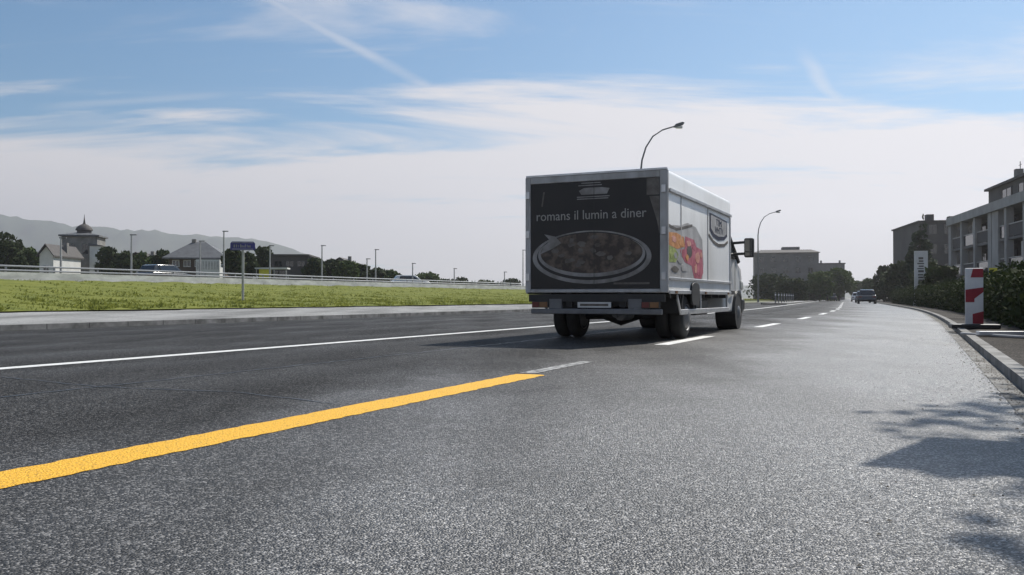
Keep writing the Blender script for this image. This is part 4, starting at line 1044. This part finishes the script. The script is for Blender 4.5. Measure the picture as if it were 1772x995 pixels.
# shield emblem
sprint([(2.78, 2.10), (4.28, 2.06), (4.28, 1.78), (4.0, 1.70), (3.5, 1.66), (3.05, 1.70), (2.78, 1.80)], 'shield_print', 'navy', .0025)
sprint([(2.86, 2.07), (4.20, 2.03), (4.20, 1.82), (3.95, 1.755), (3.5, 1.73), (3.1, 1.76), (2.86, 1.84)], 'shield_field', 'palegrey', .005)
text('TTIMI', .17, 'shield_lettering', 'navy', body, (xf + .009, 3.52, 1.965), (R(90), 0, R(90)), sx_=1.15)
text('WMTTV', .17, 'shield_lettering', 'navy', body, (xf + .009, 3.52, 1.83), (R(90), 0, R(90)), sx_=1.1)
sprint([(2.70, 1.74), (3.1, 1.64), (3.5, 1.60), (4.0, 1.63), (4.34, 1.71), (4.34, 1.66), (4.0, 1.575), (3.5, 1.545), (3.1, 1.585), (2.70, 1.69)], 'shield_ribbon', 'printgrey', .0025)
# underbody
mb = MB()
for x in (-.42, .42): mb.box(x - .05, x + .05, .05, 6.0, .50, .712)
for y in (.1, 1.0, 1.9, 3.0, 4.2): mb.box(-.37, .37, y, y + .08, .52, .70)
tp(mb, 'chassis', 'chassis')
mb = MB()
for y in (.3, .9, 1.9, 2.5, 3.1, 3.7, 4.3): mb.box(-1.06, 1.06, y, y + .06, .63, .693)
tp(mb, 'cross_bearer', 'chassis')
# rear under-run bar, lamps, plate
mb = MB(); mb.box(-1.02, 1.02, -.02, .06, .395, .475); br = tp(mb, 'bumper_bar', 'greyplastic', bevel=.015)
mb = MB(); mb.box(-1.06, 1.06, .005, .05, .58, .69); tp(mb, 'rear_beam', 'chassis')
for sx_ in (-1, 1):
    mb = MB(); mb.box(sx_ * .62 - .10, sx_ * .62 + .10, -.0, .05, .478, .62); tp(mb, 'bumper_bracket', 'greyplastic')
    mb = MB(); mb.box(sx_ * .86 - .14, sx_ * .86 + .13, -.025, .03, .485, .585); tl = tp(mb, 'tail_light', 'plastic', bevel=.01)
    mb = MB(); mb.box(sx_ * .86 - .13, sx_ * .86 - .02, -.032, -.0255, .495, .575); tp(mb, 'lens', 'redlens', tl)
    mb = MB(); mb.box(sx_ * .86 - .01, sx_ * .86 + .12, -.032, -.0255, .495, .575); tp(mb, 'lens', 'amberlens', tl)
    mb = MB(); mb.box(sx_ * .84 - .20, sx_ * .84 + .20, 1.95, 1.98, .17, .6); tp(mb, 'mud_flap', 'plastic') if False else None
mb = MB(); mb.box(-.26, .26, -.012, .004, .492, .574); npl = tp(mb, 'number_plate', 'plate')
mb = MB(); mb.box(-.22, .22, -.0145, -.0125, .515, .55); tp(mb, 'plate_number', 'printgrey', npl)
# side guards
for sx_ in (-1, 1):
    mb = MB(); x = sx_ * 1.085
    mb.box(x - .018, x + .018, .80, 4.45, .38, .46); mb.box(x - .015, x + .015, 2.12, 2.17, .46, .70); mb.box(x - .015, x + .015, 4.3, 4.35, .46, .70); mb.prism([(.80, .46), (.80, .38), (.62, .60), (.62, .69)], 'x', x - .015, x + .015)
    tp(mb, 'side_guard', 'alu', bevel=.008)
    mb = MB(); x0, x1 = sorted((sx_ * .97, sx_ * 1.075))
    arc = [(1.28 + .42 * math.cos(R(a)), .40 + .44 * math.sin(R(a))) for a in range(0, 181, 15)] + [(1.28 + .385 * math.cos(R(a)), .40 + .405 * math.sin(R(a))) for a in range(180, -1, -15)]
    mb.prism(arc, 'x', min(sx_ * .60, sx_ * 1.09), max(sx_ * .60, sx_ * 1.09)); tp(mb, 'mudguard', 'plastic', smooth=True)
    # dark arch cover cut into the skirt above the rear wheel
    mb = MB(); mb.prism([(1.62 + .27 * math.copysign(abs(math.cos(R(a))) ** .6, math.cos(R(a))), .70 + .18 * math.copysign(abs(math.sin(R(a))) ** .6, math.sin(R(a)))) for a in range(0, 360, 20)], 'x', *sorted((sx_ * (BW + .004), sx_ * (BW + .036)))); tp(mb, 'filler_cover', 'plastic', smooth=True, bevel=.006)
mb = MB(); mb.box(-.95, -.50, 2.3, 3.2, .32, .62); tp(mb, 'fuel_tank', 'plastic', bevel=.04)
mb = MB(); mb.box(.52, .93, 2.5, 3.4, .34, .60); tp(mb, 'battery_box', 'plastic', bevel=.02)
mb = MB(); mb.tube([(-.8, 1.28, .34), (-.3, 1.28, .36), (0, 1.28, .36), (.3, 1.28, .36), (.8, 1.28, .34)], [.06, .07, .17, .07, .06], 12); tp(mb, 'rear_axle', 'chassis', smooth=True)
mb = MB(); mb.tube([(.15, .5, .38), (.15, 3.8, .38)], .045, 8); mb.tube([(.22, .55, .38), (.22, 1.0, .38)], .09, 12); tp(mb, 'exhaust', 'rim', smooth=True)
RW = .335
def wheel(x, y, wdt, sgn):
    mb = MB(); h = wdt / 2
    mb.lathe([(.20, -h), (RW - .05, -h), (RW - .012, -h + .025), (RW, -h + .05), (RW, h - .05), (RW - .012, h - .025), (RW - .05, h), (.20, h)], 32, 'x')
    w = tp(mb, 'wheel', 'tyre', smooth=True, auto=50); w.location = (x, y, RW)
    mb = MB(); mb.lathe([(.205, -.02), (.205, .015), (.185, -.01 if True else 0), (.12, .03), (.08, .05), (.03, .055)], 24, 'x'); 
    for i in range(len(mb.v)):
        vx, vy, vz = mb.v[i]; mb.v[i] = (sgn * (vx + h), vy, vz)
    r_ = mb.build('rim', M['rim'], w, smooth=True)
    return w
for sgn in (-1, 1):
    wheel(sgn * .96, 1.28, .20, sgn); wheel(sgn * .735, 1.28, .20, -sgn)
    wheel(sgn * .87, 5.95, .235, sgn)
# cab
def cabshell():
    # side profile (y, z) with the half width varying over height
    prof_c = [(4.62, .42), (4.62, 1.15), (4.62, 2.05), (4.66, 2.24), (4.80, 2.31), (5.10, 2.30), (5.22, 2.24), (5.62, 1.80), (6.02, 1.36), (6.30, 1.26), (6.72, 1.10), (6.86, .92), (6.90, .62), (6.86, .40), (6.6, .34), (5.2, .36)]
    def hw_(z): return .99 - .02 * max(0, .9 - z) / .5 - .17 * max(0, z - 1.25) / 1.05
    mb = MB(); n = len(prof_c); vs = []
    def yscale(y): return 1 - .10 * max(0, (y - 6.2) / .7) ** 2
    for sgn in (-1, 1):
        for y, z in prof_c: vs.append((sgn * hw_(z) * yscale(y), y, z))
    fs = [tuple(range(n))[::-1], tuple(range(n, 2*n))] + [(i, (i+1) % n, n + (i+1) % n, n + i) for i in range(n)]
    mb.add(vs, fs); return mb, hw_
mb, hw_ = cabshell(); cabo = tp(mb, 'cab', 'cabwhite', smooth=True, auto=30, bevel=.045, bseg=3)
for sgn in (-1, 1):
    q = [(4.82, 1.42), (4.88, 2.08), (5.18, 2.12), (5.60, 1.66), (5.86, 1.42)]
    mb = MB(); v = [(sgn * (hw_(z) + .008), y, z) for y, z in q] + [(sgn * (hw_(z) - .03), y, z) for y, z in q]; n = len(q)
    mb.add(v, [tuple(range(n)), tuple(range(n, 2*n))] + [(i, (i+1) % n, n+(i+1) % n, n+i) for i in range(n)]); tp(mb, 'side_window', 'glass', cabo)
    # A pillar trim, black
    mb = MB(); pts = [(sgn * (hw_(z) - .005), y, z) for y, z in ((4.70, 2.27), (5.18, 2.26), (5.42, 2.02), (5.66, 1.76), (6.04, 1.37))]; mb.tube(pts, [.018, .04, .045, .05, .06], 8); tp(mb, 'screen_pillar', 'plastic', cabo, smooth=True)
    # door seam, handle
    mb = MB(); x = sgn * .992
    mb.box(*sorted((x - .002 * sgn, x + .006 * sgn)), 4.74, 4.755, .55, 1.36); mb.box(*sorted((x - .002 * sgn, x + .006 * sgn)), 5.62, 5.635, .75, 1.36); tp(mb, 'door_seam', 'plastic', cabo)
    mb = MB(); mb.box(*sorted((x, x + .035 * sgn)), 4.84, 5.02, 1.16, 1.21); tp(mb, 'door_handle', 'plastic', cabo, bevel=.01)
    mb = MB(); mb.box(*sorted((x, x + .022 * sgn)), 4.70, 5.50, .70, .78); tp(mb, 'rub_strip', 'plastic', cabo, bevel=.008)
    # wheel arch
    mb = MB(); arc = [(5.95 + .43 * math.cos(R(a)), .36 + .43 * math.sin(R(a))) for a in range(-5, 186, 10)]
    arc2 = [(5.95 + .355 * math.cos(R(a)), .36 + .355 * math.sin(R(a))) for a in range(185, -6, -10)]
    mb.prism(arc + arc2, 'x', *sorted((sgn * .80, sgn * 1.012))); tp(mb, 'wheel_arch', 'plastic', cabo, smooth=True)
    mb = MB(); mb.prism([(5.95 + .365 * math.cos(R(a)), .36 + .365 * math.sin(R(a))) for a in range(0, 360, 12)], 'x', *sorted((sgn * .6, sgn * 1.004))); tp(mb, 'wheel_well', 'chassis', cabo)
    # mirror
    mir = MB(); xm = sgn * 1.26
    mir.box(xm - .095, xm + .095, 5.66, 5.80, 1.45, 1.84); mo = tp(mir, 'mirror', 'plastic', T, bevel=.035, bseg=3)
    g = MB(); g.box(xm - .07, xm + .07, 5.652, 5.662, 1.57, 1.81); g.box(xm - .07, xm + .07, 5.652, 5.662, 1.48, 1.55); tp(g, 'mirror_glass', 'glass', mo)
    ar = MB(); ar.tube([(sgn * .90, 5.72, 1.52), (sgn * 1.17, 5.76, 1.53)], .028, 8); ar.tube([(sgn * .86, 5.70, 1.74), (sgn * 1.17, 5.76, 1.76)], .028, 8); tp(ar, 'mirror_arm', 'plastic', mo, smooth=True)
    mb = MB(); mb.prism([(6.45, 1.02), (6.80, .98), (6.84, .80), (6.60, .82)], 'x', *sorted((sgn * .72, sgn * .95))); tp(mb, 'headlight', 'lampglass', cabo, bevel=.03)
mb = MB(); v = [(-.80, 6.03, 1.40), (.80, 6.03, 1.40), (.72, 5.27, 2.22), (-.72, 5.27, 2.22)]; v2 = [(x, y - .05, z - .05) for x, y, z in v]
mb.add(v + v2, [(0, 1, 2, 3), (4, 5, 6, 7), (0, 1, 5, 4), (1, 2, 6, 5), (2, 3, 7, 6), (3, 0, 4, 7)]); ws0 = tp(mb, 'windscreen', 'glass', cabo)
mb = MB(); mb.box(-.96, .96, 6.70, 6.95, .36, .62); tp(mb, 'front_bumper', 'plastic', cabo, bevel=.05)
# cool unit on the box front, above the cab
mb = MB(); mb.box(-.75, .75, 4.602, 4.85, 2.325, 2.46); tp(mb, 'wind_deflector', 'cabwhite', bevel=.04)
